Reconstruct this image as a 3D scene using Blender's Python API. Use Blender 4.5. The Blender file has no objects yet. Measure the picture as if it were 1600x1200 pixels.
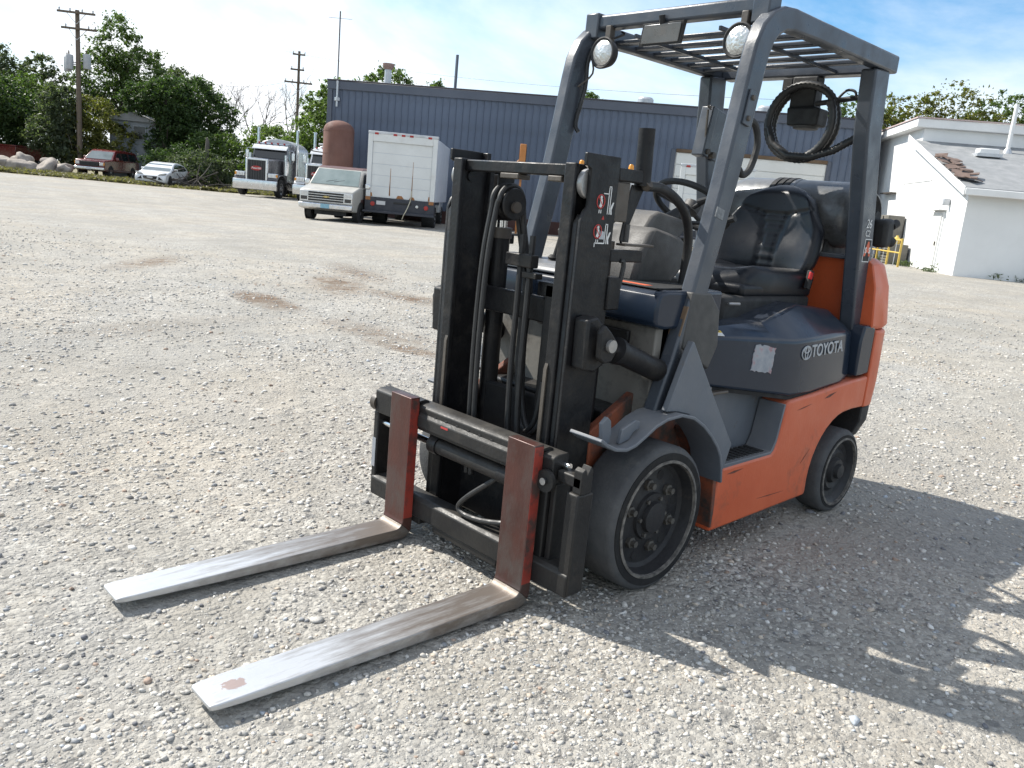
import bpy, bmesh, math, random
import numpy as np
from mathutils import Vector, Matrix, Euler
R = math.radians
random.seed(7)
RNG = np.random.default_rng(11)
SC = bpy.context.scene
COL = SC.collection

# ------------------------------------------------------------------ camera
cam_data = bpy.data.cameras.new('camera')
cam = bpy.data.objects.new('camera', cam_data)
COL.objects.link(cam)
SC.camera = cam
CAM = Vector((2.3294, 2.1075, 1.3073))
cf = Vector((-0.68338809, -0.69803606, -0.21383728))
cr = Vector((-0.72546283, 0.6821075, 0.09183163))
cu = Vector((-0.08175822, -0.21788764, 0.97254335))
mw = Matrix((cr, cu, -cf)).transposed().to_4x4()
mw.translation = CAM
cam.matrix_world = mw
cam_data.sensor_width = 36.0
cam_data.lens = 36.0 * 1293.388 / 1600.0
cam_data.clip_start = 0.05
cam_data.clip_end = 3000.0

# ------------------------------------------------------------------ sky and sun
SUN_EL = 45.0
SUN_ROT = 159.6            # clockwise from +Y
world = bpy.data.worlds.new('World')
SC.world = world
world.use_nodes = True
wn, wl = world.node_tree.nodes, world.node_tree.links
bg = wn['Background']
sky = wn.new('ShaderNodeTexSky')
sky.sky_type = 'NISHITA'
sky.sun_disc = False
sky.sun_elevation = R(SUN_EL)
sky.sun_rotation = R(SUN_ROT)
sky.air_density = 1.0
sky.dust_density = 0.6
sky.ozone_density = 2.5
tc = wn.new('ShaderNodeTexCoord')
mp = wn.new('ShaderNodeMapping')
mp.inputs['Location'].default_value = (7.3, 1.2, 0.5)
mp.inputs['Scale'].default_value = (1.0, 1.0, 2.6)
wl.new(tc.outputs['Generated'], mp.inputs['Vector'])
ns = wn.new('ShaderNodeTexNoise')
ns.inputs['Scale'].default_value = 1.3
ns.inputs['Detail'].default_value = 9.0
ns.inputs['Roughness'].default_value = 0.58
ns.inputs['Distortion'].default_value = 0.35
wl.new(mp.outputs['Vector'], ns.inputs['Vector'])
rp = wn.new('ShaderNodeValToRGB')
rp.color_ramp.elements[0].position = 0.37
rp.color_ramp.elements[0].color = (0, 0, 0, 1)
rp.color_ramp.elements[1].position = 0.63
rp.color_ramp.elements[1].color = (1, 1, 1, 1)
wl.new(ns.outputs['Fac'], rp.inputs['Fac'])
mx = wn.new('ShaderNodeMix')
mx.data_type = 'RGBA'
wl.new(rp.outputs['Color'], mx.inputs['Factor'])
tint = wn.new('ShaderNodeMix')          # hue tweak on the sky: a cleaner blue than the default haze
tint.data_type = 'RGBA'; tint.blend_type = 'MULTIPLY'; tint.inputs['Factor'].default_value = 1.0
wl.new(sky.outputs['Color'], tint.inputs['A'])
tint.inputs['B'].default_value = (0.72, 1.08, 1.22, 1)
wl.new(tint.outputs['Result'], mx.inputs['A'])
mx.inputs['B'].default_value = (8.5, 8.7, 9.0, 1)
wl.new(mx.outputs['Result'], bg.inputs['Color'])
bg.inputs['Strength'].default_value = 0.10

sun_data = bpy.data.lights.new('sun', 'SUN')
sun_data.energy = 5.0
sun_data.angle = R(0.55)
sun_data.color = (1.0, 0.95, 0.87)
sun = bpy.data.objects.new('sun', sun_data)
COL.objects.link(sun)
sdir = Vector((math.sin(R(SUN_ROT)) * math.cos(R(SUN_EL)), math.cos(R(SUN_ROT)) * math.cos(R(SUN_EL)), math.sin(R(SUN_EL))))
sun.rotation_euler = sdir.to_track_quat('Z', 'Y').to_euler()

SC.render.engine = 'CYCLES'
SC.cycles.max_bounces = 4
SC.cycles.diffuse_bounces = 3
SC.cycles.glossy_bounces = 2
SC.cycles.transmission_bounces = 2
SC.view_settings.view_transform = 'Standard'
SC.view_settings.look = 'None'
SC.view_settings.gamma = 1.0
SC.view_settings.exposure = 0.6
SC.view_settings.use_curve_mapping = False

# ------------------------------------------------------------------ helpers
def hexc(c):
    return (c[0], c[1], c[2], 1.0)

def mat(name, c1, c2=None, scale=6.0, rough=0.5, metal=0.0, bump=0.0, bscale=60.0, rvar=0.12,
        coat=0.0, spec=0.5, c3=None, scale3=2.5, thr3=(0.55, 0.65), stretch=(1, 1, 1), dust=0.0,
        dustc=(0.36, 0.33, 0.29), emit=0.0):
    """Principled paint / metal / plastic with noise colour, roughness wear, relief and a patchy third colour."""
    m = bpy.data.materials.new(name)
    m.use_nodes = True
    n, l = m.node_tree.nodes, m.node_tree.links
    b = n['Principled BSDF']
    t = n.new('ShaderNodeTexCoord')
    mpn = n.new('ShaderNodeMapping')
    mpn.inputs['Scale'].default_value = stretch
    l.new(t.outputs['Object'], mpn.inputs['Vector'])
    nz = n.new('ShaderNodeTexNoise')
    nz.inputs['Scale'].default_value = scale
    nz.inputs['Detail'].default_value = 7.0
    nz.inputs['Roughness'].default_value = 0.62
    l.new(mpn.outputs['Vector'], nz.inputs['Vector'])
    r = n.new('ShaderNodeValToRGB')
    r.color_ramp.elements[0].position = 0.32
    r.color_ramp.elements[1].position = 0.68
    r.color_ramp.elements[0].color = hexc(c1)
    r.color_ramp.elements[1].color = hexc(c2 if c2 else [min(1, x * 1.25) for x in c1])
    l.new(nz.outputs['Fac'], r.inputs['Fac'])
    out = r.outputs['Color']
    if c3:
        n3 = n.new('ShaderNodeTexNoise')
        n3.inputs['Scale'].default_value = scale3
        n3.inputs['Detail'].default_value = 9.0
        n3.inputs['Roughness'].default_value = 0.7
        l.new(mpn.outputs['Vector'], n3.inputs['Vector'])
        r3 = n.new('ShaderNodeValToRGB')
        r3.color_ramp.elements[0].position = thr3[0]
        r3.color_ramp.elements[1].position = thr3[1]
        l.new(n3.outputs['Fac'], r3.inputs['Fac'])
        x = n.new('ShaderNodeMix'); x.data_type = 'RGBA'
        l.new(r3.outputs['Color'], x.inputs['Factor'])
        l.new(out, x.inputs['A'])
        x.inputs['B'].default_value = hexc(c3)
        out = x.outputs['Result']
    if dust > 0:
        g = n.new('ShaderNodeNewGeometry')
        sx = n.new('ShaderNodeSeparateXYZ')
        l.new(g.outputs['Normal'], sx.inputs['Vector'])
        nd = n.new('ShaderNodeTexNoise')
        nd.inputs['Scale'].default_value = 14.0
        nd.inputs['Detail'].default_value = 6.0
        l.new(t.outputs['Object'], nd.inputs['Vector'])
        ma = n.new('ShaderNodeMath'); ma.operation = 'MULTIPLY_ADD'; ma.use_clamp = True
        l.new(sx.outputs['Z'], ma.inputs[0]); ma.inputs[1].default_value = 0.9; ma.inputs[2].default_value = 0.04
        mb_ = n.new('ShaderNodeMath'); mb_.operation = 'MULTIPLY'; mb_.use_clamp = True
        l.new(ma.outputs[0], mb_.inputs[0]); l.new(nd.outputs['Fac'], mb_.inputs[1])
        mc = n.new('ShaderNodeMath'); mc.operation = 'MULTIPLY'; mc.use_clamp = True
        l.new(mb_.outputs[0], mc.inputs[0]); mc.inputs[1].default_value = dust * 2.0
        x = n.new('ShaderNodeMix'); x.data_type = 'RGBA'
        l.new(mc.outputs[0], x.inputs['Factor'])
        l.new(out, x.inputs['A'])
        x.inputs['B'].default_value = hexc(dustc)
        out = x.outputs['Result']
    l.new(out, b.inputs['Base Color'])
    nr = n.new('ShaderNodeTexNoise')
    nr.inputs['Scale'].default_value = scale * 2.3
    nr.inputs['Detail'].default_value = 5.0
    l.new(mpn.outputs['Vector'], nr.inputs['Vector'])
    mr = n.new('ShaderNodeMapRange')
    mr.inputs['From Min'].default_value = 0.3; mr.inputs['From Max'].default_value = 0.7
    mr.inputs['To Min'].default_value = max(0.02, rough - rvar); mr.inputs['To Max'].default_value = min(1, rough + rvar)
    l.new(nr.outputs['Fac'], mr.inputs['Value'])
    l.new(mr.outputs['Result'], b.inputs['Roughness'])
    b.inputs['Metallic'].default_value = metal
    b.inputs['Specular IOR Level'].default_value = spec
    b.inputs['Coat Weight'].default_value = coat
    b.inputs['Coat Roughness'].default_value = 0.12
    if emit:
        l.new(out, b.inputs['Emission Color'])
        b.inputs['Emission Strength'].default_value = emit
    if bump > 0:
        bn = n.new('ShaderNodeTexNoise')
        bn.inputs['Scale'].default_value = bscale
        bn.inputs['Detail'].default_value = 4.0
        l.new(mpn.outputs['Vector'], bn.inputs['Vector'])
        bp = n.new('ShaderNodeBump')
        bp.inputs['Strength'].default_value = bump
        bp.inputs['Distance'].default_value = 0.01
        l.new(bn.outputs['Fac'], bp.inputs['Height'])
        l.new(bp.outputs['Normal'], b.inputs['Normal'])
    return m

class MB:
    """Collects geometry for ONE mesh object."""
    def __init__(self):
        self.v, self.f = [], []
    def add(self, vs, fs):
        o = len(self.v)
        self.v += [tuple(p) for p in vs]
        self.f += [tuple(i + o for i in q) for q in fs]
        return self
    def box(self, x0, x1, y0, y1, z0, z1):
        vs = [(x, y, z) for x in (x0, x1) for y in (y0, y1) for z in (z0, z1)]
        return self.add(vs, [(0, 1, 3, 2), (4, 6, 7, 5), (0, 4, 5, 1), (2, 3, 7, 6), (0, 2, 6, 4), (1, 5, 7, 3)])
    def obox(self, c, s, rot=(0, 0, 0)):
        m = Euler(rot).to_matrix()
        vs = []
        for x in (-.5, .5):
            for y in (-.5, .5):
                for z in (-.5, .5):
                    vs.append(Vector(c) + m @ Vector((x * s[0], y * s[1], z * s[2])))
        return self.add(vs, [(0, 1, 3, 2), (4, 6, 7, 5), (0, 4, 5, 1), (2, 3, 7, 6), (0, 2, 6, 4), (1, 5, 7, 3)])
    def prism(self, poly, axis, a, b):
        def P(p, t):
            return {'y': (p[0], t, p[1]), 'x': (t, p[0], p[1]), 'z': (p[0], p[1], t)}[axis]
        n = len(poly)
        vs = [P(p, a) for p in poly] + [P(p, b) for p in poly]
        fs = [tuple(range(n)), tuple(range(2 * n - 1, n - 1, -1))]
        fs += [(i, (i + 1) % n, n + (i + 1) % n, n + i) for i in range(n)]
        return self.add(vs, fs)
    def loft(self, rings, closed=True, caps=True):
        n = len(rings[0]); o = []
        vs = [p for r in rings for p in r]
        fs = []
        for k in range(len(rings) - 1):
            for i in range(n if closed else n - 1):
                j = (i + 1) % n
                fs.append((k * n + i, k * n + j, (k + 1) * n + j, (k + 1) * n + i))
        if caps and closed:
            fs.append(tuple(range(n - 1, -1, -1)))
            fs.append(tuple((len(rings) - 1) * n + i for i in range(n)))
        return self.add(vs, fs)
    def tube(self, path, r, n=8, closed=False):
        pts = [Vector(p) for p in path]
        rr = list(r) if isinstance(r, (list, tuple)) else [r] * len(pts)
        if not closed and 3 <= len(pts) <= 24:      # round the bends: Catmull-Rom through the given points
            q, qr = [], []
            for i in range(len(pts) - 1):
                p0, p1, p2, p3 = pts[max(i - 1, 0)], pts[i], pts[i + 1], pts[min(i + 2, len(pts) - 1)]
                for k in range(4):
                    t = k / 4
                    q.append(.5 * ((2 * p1) + (p2 - p0) * t + (2 * p0 - 5 * p1 + 4 * p2 - p3) * t * t + (3 * p1 - p0 - 3 * p2 + p3) * t ** 3))
                    qr.append(rr[i] + (rr[i + 1] - rr[i]) * t)
            pts, rr = q + [pts[-1]], qr + [rr[-1]]
        m = len(pts)
        rings = []
        up = None
        for i, p in enumerate(pts):
            if closed:
                d = pts[(i + 1) % m] - pts[i - 1]
            else:
                d = pts[min(i + 1, m - 1)] - pts[max(i - 1, 0)]
            d.normalize()
            if up is None:
                up = Vector((0, 0, 1)) if abs(d.z) < .9 else Vector((1, 0, 0))
            s = d.cross(up)
            if s.length < 1e-5:
                s = d.cross(Vector((0.3, 1, 0.2)))
            s.normalize()
            up = s.cross(d).normalized()
            rings.append([p + (s * math.cos(2 * math.pi * k / n) + up * math.sin(2 * math.pi * k / n)) * rr[i] for k in range(n)])
        if closed:
            rings.append(rings[0])
            return self.loft(rings, True, False)
        return self.loft(rings, True, True)
    def lathe(self, prof, c, axis='y', n=32, closed=False, caps=True):
        rings = []
        for rad, a in prof:
            ring = []
            for k in range(n):
                u, w = rad * math.cos(2 * math.pi * k / n), rad * math.sin(2 * math.pi * k / n)
                ring.append({'y': (c[0] + u, c[1] + a, c[2] + w), 'z': (c[0] + u, c[1] + w, c[2] + a), 'x': (c[0] + a, c[1] + u, c[2] + w)}[axis])
            rings.append(ring)
        if closed:
            rings.append(rings[0])
            return self.loft(rings, True, False)
        return self.loft(rings, True, caps)
    def ribbon(self, path, w, y0, y1):
        """polyline in the x-z plane, thickened by w in that plane and extruded from y0 to y1"""
        pts = [Vector((p[0], p[1])) for p in path]
        ws = w if isinstance(w, (list, tuple)) else [w] * len(pts)
        rings = []
        for i, p in enumerate(pts):
            d = pts[min(i + 1, len(pts) - 1)] - pts[max(i - 1, 0)]
            d.normalize()
            nn = Vector((-d.y, d.x)) * ws[i] / 2
            a, b = p + nn, p - nn
            rings.append([(a.x, y0, a.y), (a.x, y1, a.y), (b.x, y1, b.y), (b.x, y0, b.y)])
        return self.loft(rings)
    def build(self, name, m, parent=None, bevel=0.0, seg=2, angle=35, xf=None, recalc=True):
        me = bpy.data.meshes.new(name)
        vs = self.v if xf is None else [xf @ Vector(p) for p in self.v]
        me.from_pydata([tuple(p) for p in vs], [], self.f)
        if recalc:
            bm = bmesh.new(); bm.from_mesh(me)
            bmesh.ops.recalc_face_normals(bm, faces=bm.faces)
            bm.to_mesh(me); bm.free()
        me.materials.append(m)
        me.polygons.foreach_set('use_smooth', [True] * len(me.polygons))
        me.set_sharp_from_angle(angle=R(angle))
        o = bpy.data.objects.new(name, me)
        COL.objects.link(o)
        if parent:
            o.parent = parent
        if bevel > 0:
            bv = o.modifiers.new('bevel', 'BEVEL')
            bv.width = bevel; bv.segments = seg; bv.limit_method = 'ANGLE'; bv.angle_limit = R(38)
            bv.harden_normals = False
        return o

def bx(name, m, parent, x0, x1, y0, y1, z0, z1, bevel=0.004, seg=2):
    return MB().box(x0, x1, y0, y1, z0, z1).build(name, m, parent, bevel, seg)

def thing(name, label, cat, loc=(0, 0, 0), rz=0.0, group=None):
    o = bpy.data.objects.new(name, None)
    o.empty_display_size = 0.2
    COL.objects.link(o)
    o.location = loc
    o.rotation_euler = (0, 0, rz)
    tag(o, label, cat, group)
    return o

def tag(o, label=None, cat=None, group=None, kind=None):
    if label: o['label'] = label
    if cat: o['category'] = cat
    if group: o['group'] = group
    if kind: o['kind'] = kind
    return o

def text(body, size, xf, name, m, parent, extrude=0.001, shear=0.0, bold=0.0, align='CENTER'):
    cu_ = bpy.data.curves.new('txt', 'FONT')
    cu_.body = body; cu_.size = size; cu_.extrude = extrude; cu_.shear = shear; cu_.offset = bold
    cu_.align_x = align; cu_.align_y = 'CENTER'
    to = bpy.data.objects.new('txt', cu_)
    COL.objects.link(to)
    dg = bpy.context.evaluated_depsgraph_get()
    me = bpy.data.meshes.new_from_object(to.evaluated_get(dg))
    bpy.data.objects.remove(to)
    bpy.data.curves.remove(cu_)
    me.transform(xf)
    me.name = name
    me.materials.clear(); me.materials.append(m)
    o = bpy.data.objects.new(name, me)
    COL.objects.link(o)
    if parent: o.parent = parent
    return o

def frame(origin, right, up):
    """matrix whose local x,y lie on a surface: origin, right and up directions"""
    r_ = Vector(right).normalized(); u_ = Vector(up)
    n_ = r_.cross(u_).normalized(); u_ = n_.cross(r_).normalized()
    m_ = Matrix((r_, u_, n_)).transposed().to_4x4()
    m_.translation = Vector(origin)
    return m_

def copy_tree(o, parent=None):
    c = o.copy(); COL.objects.link(c); c.parent = parent
    for ch in o.children:
        if ch.name in COL.objects:
            copy_tree(ch, c)
    return c

def sstep(a, b, t):
    t = np.clip((t - a) / (b - a), 0, 1)
    return t * t * (3 - 2 * t)

CTRL = np.array([(0, 0, 0), (-5, -5, 0), (2, 2, 0), (6, -6, 0), (-6, 4, 0), (-13.6, -24.5, 0), (-16, -23.4, 0), (-8, -18, 0), (5, -14, 0), (-22, -40, .34),
    (-18.8, -40.5, .33), (-17.4, -49.8, .22), (-17.2, -58.6, .36), (-25, -7.1, .36), (-27.3, -10, .40), (-27.7, -3.9, .37), (-31, -9, .4), (-14, -5, .02), (-24, -22, .05), (-21.5, -15.5, .05),
    (-5, -38, .15), (-9, -58, .34), (-5, -28, .02), (-30, -60, .4), (-60, -60, .3), (0, -70, .4), (-25, 15, .1), (-11, -52, .3)])

def HZ(x, y):
    x = np.asarray(x, float); y = np.asarray(y, float)
    d2 = (x[..., None] - CTRL[:, 0]) ** 2 + (y[..., None] - CTRL[:, 1]) ** 2
    w = np.exp(-d2 / (2 * 4.5 ** 2)) + 1e-5 / (1 + d2 * .01)
    return (w * CTRL[:, 2]).sum(-1) / w.sum(-1)

def hz(x, y):
    return float(HZ(np.array([x]), np.array([y]))[0])
# ------------------------------------------------------------------ ground
def ground_material():
    m = bpy.data.materials.new('gravel_ground')
    m.use_nodes = True
    n, l = m.node_tree.nodes, m.node_tree.links
    b = n['Principled BSDF']
    t = n.new('ShaderNodeTexCoord')
    def noise(scale, detail=6, rough=.6, dist=0.0):
        z = n.new('ShaderNodeTexNoise')
        z.inputs['Scale'].default_value = scale; z.inputs['Detail'].default_value = detail
        z.inputs['Roughness'].default_value = rough; z.inputs['Distortion'].default_value = dist
        l.new(t.outputs['Object'], z.inputs['Vector'])
        return z
    def ramp(src, stops):
        r = n.new('ShaderNodeValToRGB')
        while len(r.color_ramp.elements) < len(stops):
            r.color_ramp.elements.new(0.5)
        for e, (p, c) in zip(r.color_ramp.elements, stops):
            e.position = p; e.color = (c, c, c, 1) if not isinstance(c, tuple) else hexc(c)
        l.new(src, r.inputs['Fac'])
        return r.outputs['Color']
    def mix(f, a, c, mode='MIX'):
        x = n.new('ShaderNodeMix'); x.data_type = 'RGBA'; x.blend_type = mode
        if isinstance(f, float): x.inputs['Factor'].default_value = f
        else: l.new(f, x.inputs['Factor'])
        for s, k in ((a, 'A'), (c, 'B')):
            if isinstance(s, tuple): x.inputs[k].default_value = hexc(s)
            else: l.new(s, x.inputs[k])
        return x.outputs['Result']
    def math_(op, a, c, clamp=False):
        x = n.new('ShaderNodeMath'); x.operation = op; x.use_clamp = clamp
        for i, s in enumerate((a, c)):
            if isinstance(s, (int, float)): x.inputs[i].default_value = s
            else: l.new(s, x.inputs[i])
        return x.outputs[0]
    # gravel: small stones as voronoi cells with their own tone
    vo = n.new('ShaderNodeTexVoronoi'); vo.inputs['Scale'].default_value = 62.0
    l.new(t.outputs['Object'], vo.inputs['Vector'])
    sv = n.new('ShaderNodeSeparateColor'); l.new(vo.outputs['Color'], sv.inputs['Color'])
    stone = ramp(sv.outputs['Red'], [(0.0, (.13, .127, .125)), (.2, (.23, .22, .205)), (.5, (.33, .315, .29)), (.78, (.41, .39, .355)), (1.0, (.55, .53, .49))])
    vo2 = n.new('ShaderNodeTexVoronoi'); vo2.inputs['Scale'].default_value = 19.0
    l.new(t.outputs['Object'], vo2.inputs['Vector'])
    sv2 = n.new('ShaderNodeSeparateColor'); l.new(vo2.outputs['Color'], sv2.inputs['Color'])
    stone2 = ramp(sv2.outputs['Green'], [(0.0, (.10, .10, .105)), (.15, (.24, .235, .22)), (.6, (.34, .325, .30)), (1.0, (.50, .48, .44))])
    big = ramp(noise(9.0, 3).outputs['Fac'], [(.52, 0.0), (.62, 0.75)])
    c = mix(big, stone, stone2)
    # fines: pale dust between the stones
    fines = ramp(noise(2.3, 5, .66, .4).outputs['Fac'], [(.42, 0.0), (.66, 0.55)])
    c = mix(fines, c, (.36, .34, .305))
    # broad tone variation, tan to cool grey
    c = mix(ramp(noise(.33, 4, .6, .8).outputs['Fac'], [(.38, 0.0), (.64, .55)]), c, (.35, .305, .245))
    c = mix(ramp(noise(.9, 5, .65, .5).outputs['Fac'], [(.47, 0.0), (.66, .6)]), c, (.29, .285, .275))
    # damp tyre-churned soil, a few patches with ragged edges
    blobs = None
    for (px, py, rx, ry, ang, k) in [(-2.0, -6.3, .95, .34, 83, 1.1), (-3.7, -7.6, 1.5, .5, 60, .7), (-4.0, -6.2, 1.5, .4, 100, .6), (-2.1, -4.2, 1.1, .4, 95, .55), (-1.9, -3.5, .7, .2, 100, .9), (-2.1, -10.0, 1.6, .4, 50, .5), (-5.0, -9.2, 1.8, .5, 70, .5), (-.4, -5.0, 1.2, .4, 20, .3)]:
        mpn = n.new('ShaderNodeMapping'); mpn.vector_type = 'TEXTURE'
        mpn.inputs['Location'].default_value = (px, py, 0)
        mpn.inputs['Rotation'].default_value = (0, 0, R(ang))
        mpn.inputs['Scale'].default_value = (rx, ry, 1)
        l.new(t.outputs['Object'], mpn.inputs['Vector'])
        ln = n.new('ShaderNodeVectorMath'); ln.operation = 'LENGTH'
        l.new(mpn.outputs['Vector'], ln.inputs[0])
        v = math_('MULTIPLY', math_('SUBTRACT', 1.0, ln.outputs['Value'], True), k)
        blobs = v if blobs is None else math_('MAXIMUM', blobs, v)
    rag = noise(5.5, 6, .72, .6).outputs['Fac']
    dm = math_('MULTIPLY', blobs, math_('MULTIPLY', math_('SUBTRACT', rag, .30, True), 9.0), True)
    c = mix(dm, c, (.15, .105, .072))
    # tyre tracks: long faint dusty bands
    wv = n.new('ShaderNodeTexWave'); wv.inputs['Scale'].default_value = .22; wv.inputs['Distortion'].default_value = 5.0
    wv.inputs['Detail'].default_value = 3.0; wv.inputs['Detail Scale'].default_value = .5
    mpw = n.new('ShaderNodeMapping'); mpw.inputs['Rotation'].default_value = (0, 0, R(48)); mpw.inputs['Scale'].default_value = (1, .22, 1)
    l.new(t.outputs['Object'], mpw.inputs['Vector']); l.new(mpw.outputs['Vector'], wv.inputs['Vector'])
    c = mix(ramp(wv.outputs['Fac'], [(.6, 0.0), (.95, .18)]), c, (.42, .395, .355))
    # coarse speckle: stones and clods; dark tone painted for relief shadows lost afar
    sp = ramp(noise(6.5, 5, .75).outputs['Fac'], [(.54, 0.0), (.70, .55)])
    c = mix(sp, c, (.21, .205, .195))
    for vsc, th, tone, k in ((7.0, .17, (.15, .148, .145), .8), (3.1, .10, (.17, .165, .16), .7), (4.3, .12, (.52, .50, .46), .7)):
        vv = n.new('ShaderNodeTexVoronoi'); vv.inputs['Scale'].default_value = vsc
        l.new(t.outputs['Object'], vv.inputs['Vector'])
        c = mix(ramp(vv.outputs['Distance'], [(th * .8, k), (th, 0.0)]), c, tone)
    c = mix(ramp(noise(.21, 5, .68, 1.2).outputs['Fac'], [(.45, 0.0), (.64, .6)]), c, (.255, .245, .225))
    c = mix(ramp(noise(1.15, 5, .72, .3).outputs['Fac'], [(.47, 0.0), (.66, .65)]), c, (.25, .235, .21))
    # dry grass verge in front of the trees
    att = n.new('ShaderNodeAttribute'); att.attribute_name = 'verge'
    vg = math_('MULTIPLY', math_('SUBTRACT', math_('ADD', att.outputs['Fac'], math_('MULTIPLY', noise(.8, 5, .7).outputs['Fac'], .9)), .85, True), 4.0, True)
    grass = ramp(noise(3.0, 6).outputs['Fac'], [(.3, (.13, .115, .07)), (.6, (.23, .20, .125)), (.8, (.30, .265, .18))])
    c = mix(vg, c, grass)
    c = mix(1.0, c, (1.03, 1.03, 1.01), 'MULTIPLY')
    l.new(c, b.inputs['Base Color'])
    b.inputs['Roughness'].default_value = .92
    b.inputs['Specular IOR Level'].default_value = .25
    # relief
    h1 = math_('MULTIPLY', math_('SUBTRACT', 1.0, vo.outputs['Distance']), .55)
    h2 = math_('MULTIPLY', math_('SUBTRACT', 1.0, vo2.outputs['Distance']), big)
    h3 = math_('MULTIPLY', noise(140, 3).outputs['Fac'], .5)
    hs = math_('ADD', math_('ADD', h1, math_('MULTIPLY', h2, 1.2)), h3)
    bp = n.new('ShaderNodeBump'); bp.inputs['Strength'].default_value = .95; bp.inputs['Distance'].default_value = .013
    l.new(hs, bp.inputs['Height'])
    bp2 = n.new('ShaderNodeBump'); bp2.inputs['Strength'].default_value = .5; bp2.inputs['Distance'].default_value = .12
    l.new(noise(1.6, 5, .65).outputs['Fac'], bp2.inputs['Height'])
    l.new(bp.outputs['Normal'], bp2.inputs['Normal'])
    l.new(bp2.outputs['Normal'], b.inputs['Normal'])
    return m

M_GROUND = ground_material()

def build_ground():
    nr, na = 150, 200
    rad = np.concatenate([[0], np.geomspace(.25, 900, nr)])
    ang = np.linspace(0, 2 * math.pi, na, endpoint=False)
    cx, cy = 1.0, 0.8
    X = cx + rad[1:, None] * np.cos(ang)[None]
    Y = cy + rad[1:, None] * np.sin(ang)[None]
    Z = HZ(X.ravel(), Y.ravel()).reshape(X.shape)
    rr = np.hypot(X, Y)
    Z = Z + .05 * sstep(7, 25, rr) * (np.sin(X * .31 + 1) * np.sin(Y * .23 + 2) * .6 + np.sin(X * .11) * np.cos(Y * .17) * .5)
    vs = np.concatenate([[[cx, cy, 0]], np.stack([X, Y, Z], -1).reshape(-1, 3)])
    fs = [(0, 1 + k, 1 + (k + 1) % na) for k in range(na)]
    for i in range(nr - 1):
        a = 1 + i * na
        for k in range(na):
            j = (k + 1) % na
            fs.append((a + k, a + na + k, a + na + j, a + j))
    me = bpy.data.meshes.new('ground')
    me.from_pydata([tuple(p) for p in vs], [], fs)
    me.materials.append(M_GROUND)
    me.polygons.foreach_set('use_smooth', [True] * len(me.polygons))
    # verge mask: ground beyond the yard edge (line in front of parked cars)
    A = np.array([2.0, -56.0]); B = np.array([-27.0, -44.5])
    d = B - A; d = d / np.linalg.norm(d); nrm = np.array([d[1], -d[0]])
    if nrm[1] > 0: nrm = -nrm
    s = (vs[:, :2] - A) @ nrm
    v = sstep(-3.0, 2.0, s).astype(np.float32)
    at = me.attributes.new('verge', 'FLOAT', 'POINT')
    at.data.foreach_set('value', v)
    o = bpy.data.objects.new('ground', me)
    COL.objects.link(o)
    o['kind'] = 'structure'
    return o
build_ground()

# ------------------------------------------------------------------ loose stones on the ground
def stone_material():
    m = bpy.data.materials.new('loose_stone')
    m.use_nodes = True
    n, l = m.node_tree.nodes, m.node_tree.links
    b = n['Principled BSDF']
    a = n.new('ShaderNodeAttribute'); a.attribute_name = 'tone'
    t = n.new('ShaderNodeTexCoord')
    z = n.new('ShaderNodeTexNoise'); z.inputs['Scale'].default_value = 160.0; z.inputs['Detail'].default_value = 4
    l.new(t.outputs['Object'], z.inputs['Vector'])
    x = n.new('ShaderNodeMix'); x.data_type = 'RGBA'; x.blend_type = 'OVERLAY'
    x.inputs['Factor'].default_value = .5
    l.new(a.outputs['Color'], x.inputs['A']); l.new(z.outputs['Fac'], x.inputs['B'])
    l.new(x.outputs['Result'], b.inputs['Base Color'])
    b.inputs['Roughness'].default_value = .85
    b.inputs['Specular IOR Level'].default_value = .3
    return m

def ico():
    g = (1 + 5 ** .5) / 2
    v = np.array([(-1, g, 0), (1, g, 0), (-1, -g, 0), (1, -g, 0), (0, -1, g), (0, 1, g), (0, -1, -g), (0, 1, -g), (g, 0, -1), (g, 0, 1), (-g, 0, -1), (-g, 0, 1)], float)
    v /= np.linalg.norm(v[0])
    f = np.array([(0, 11, 5), (0, 5, 1), (0, 1, 7), (0, 7, 10), (0, 10, 11), (1, 5, 9), (5, 11, 4), (11, 10, 2), (10, 7, 6), (7, 1, 8), (3, 9, 4), (3, 4, 2), (3, 2, 6), (3, 6, 8), (3, 8, 9), (4, 9, 5), (2, 4, 11), (6, 2, 10), (8, 6, 7), (9, 8, 1)])
    return v, f

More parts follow.
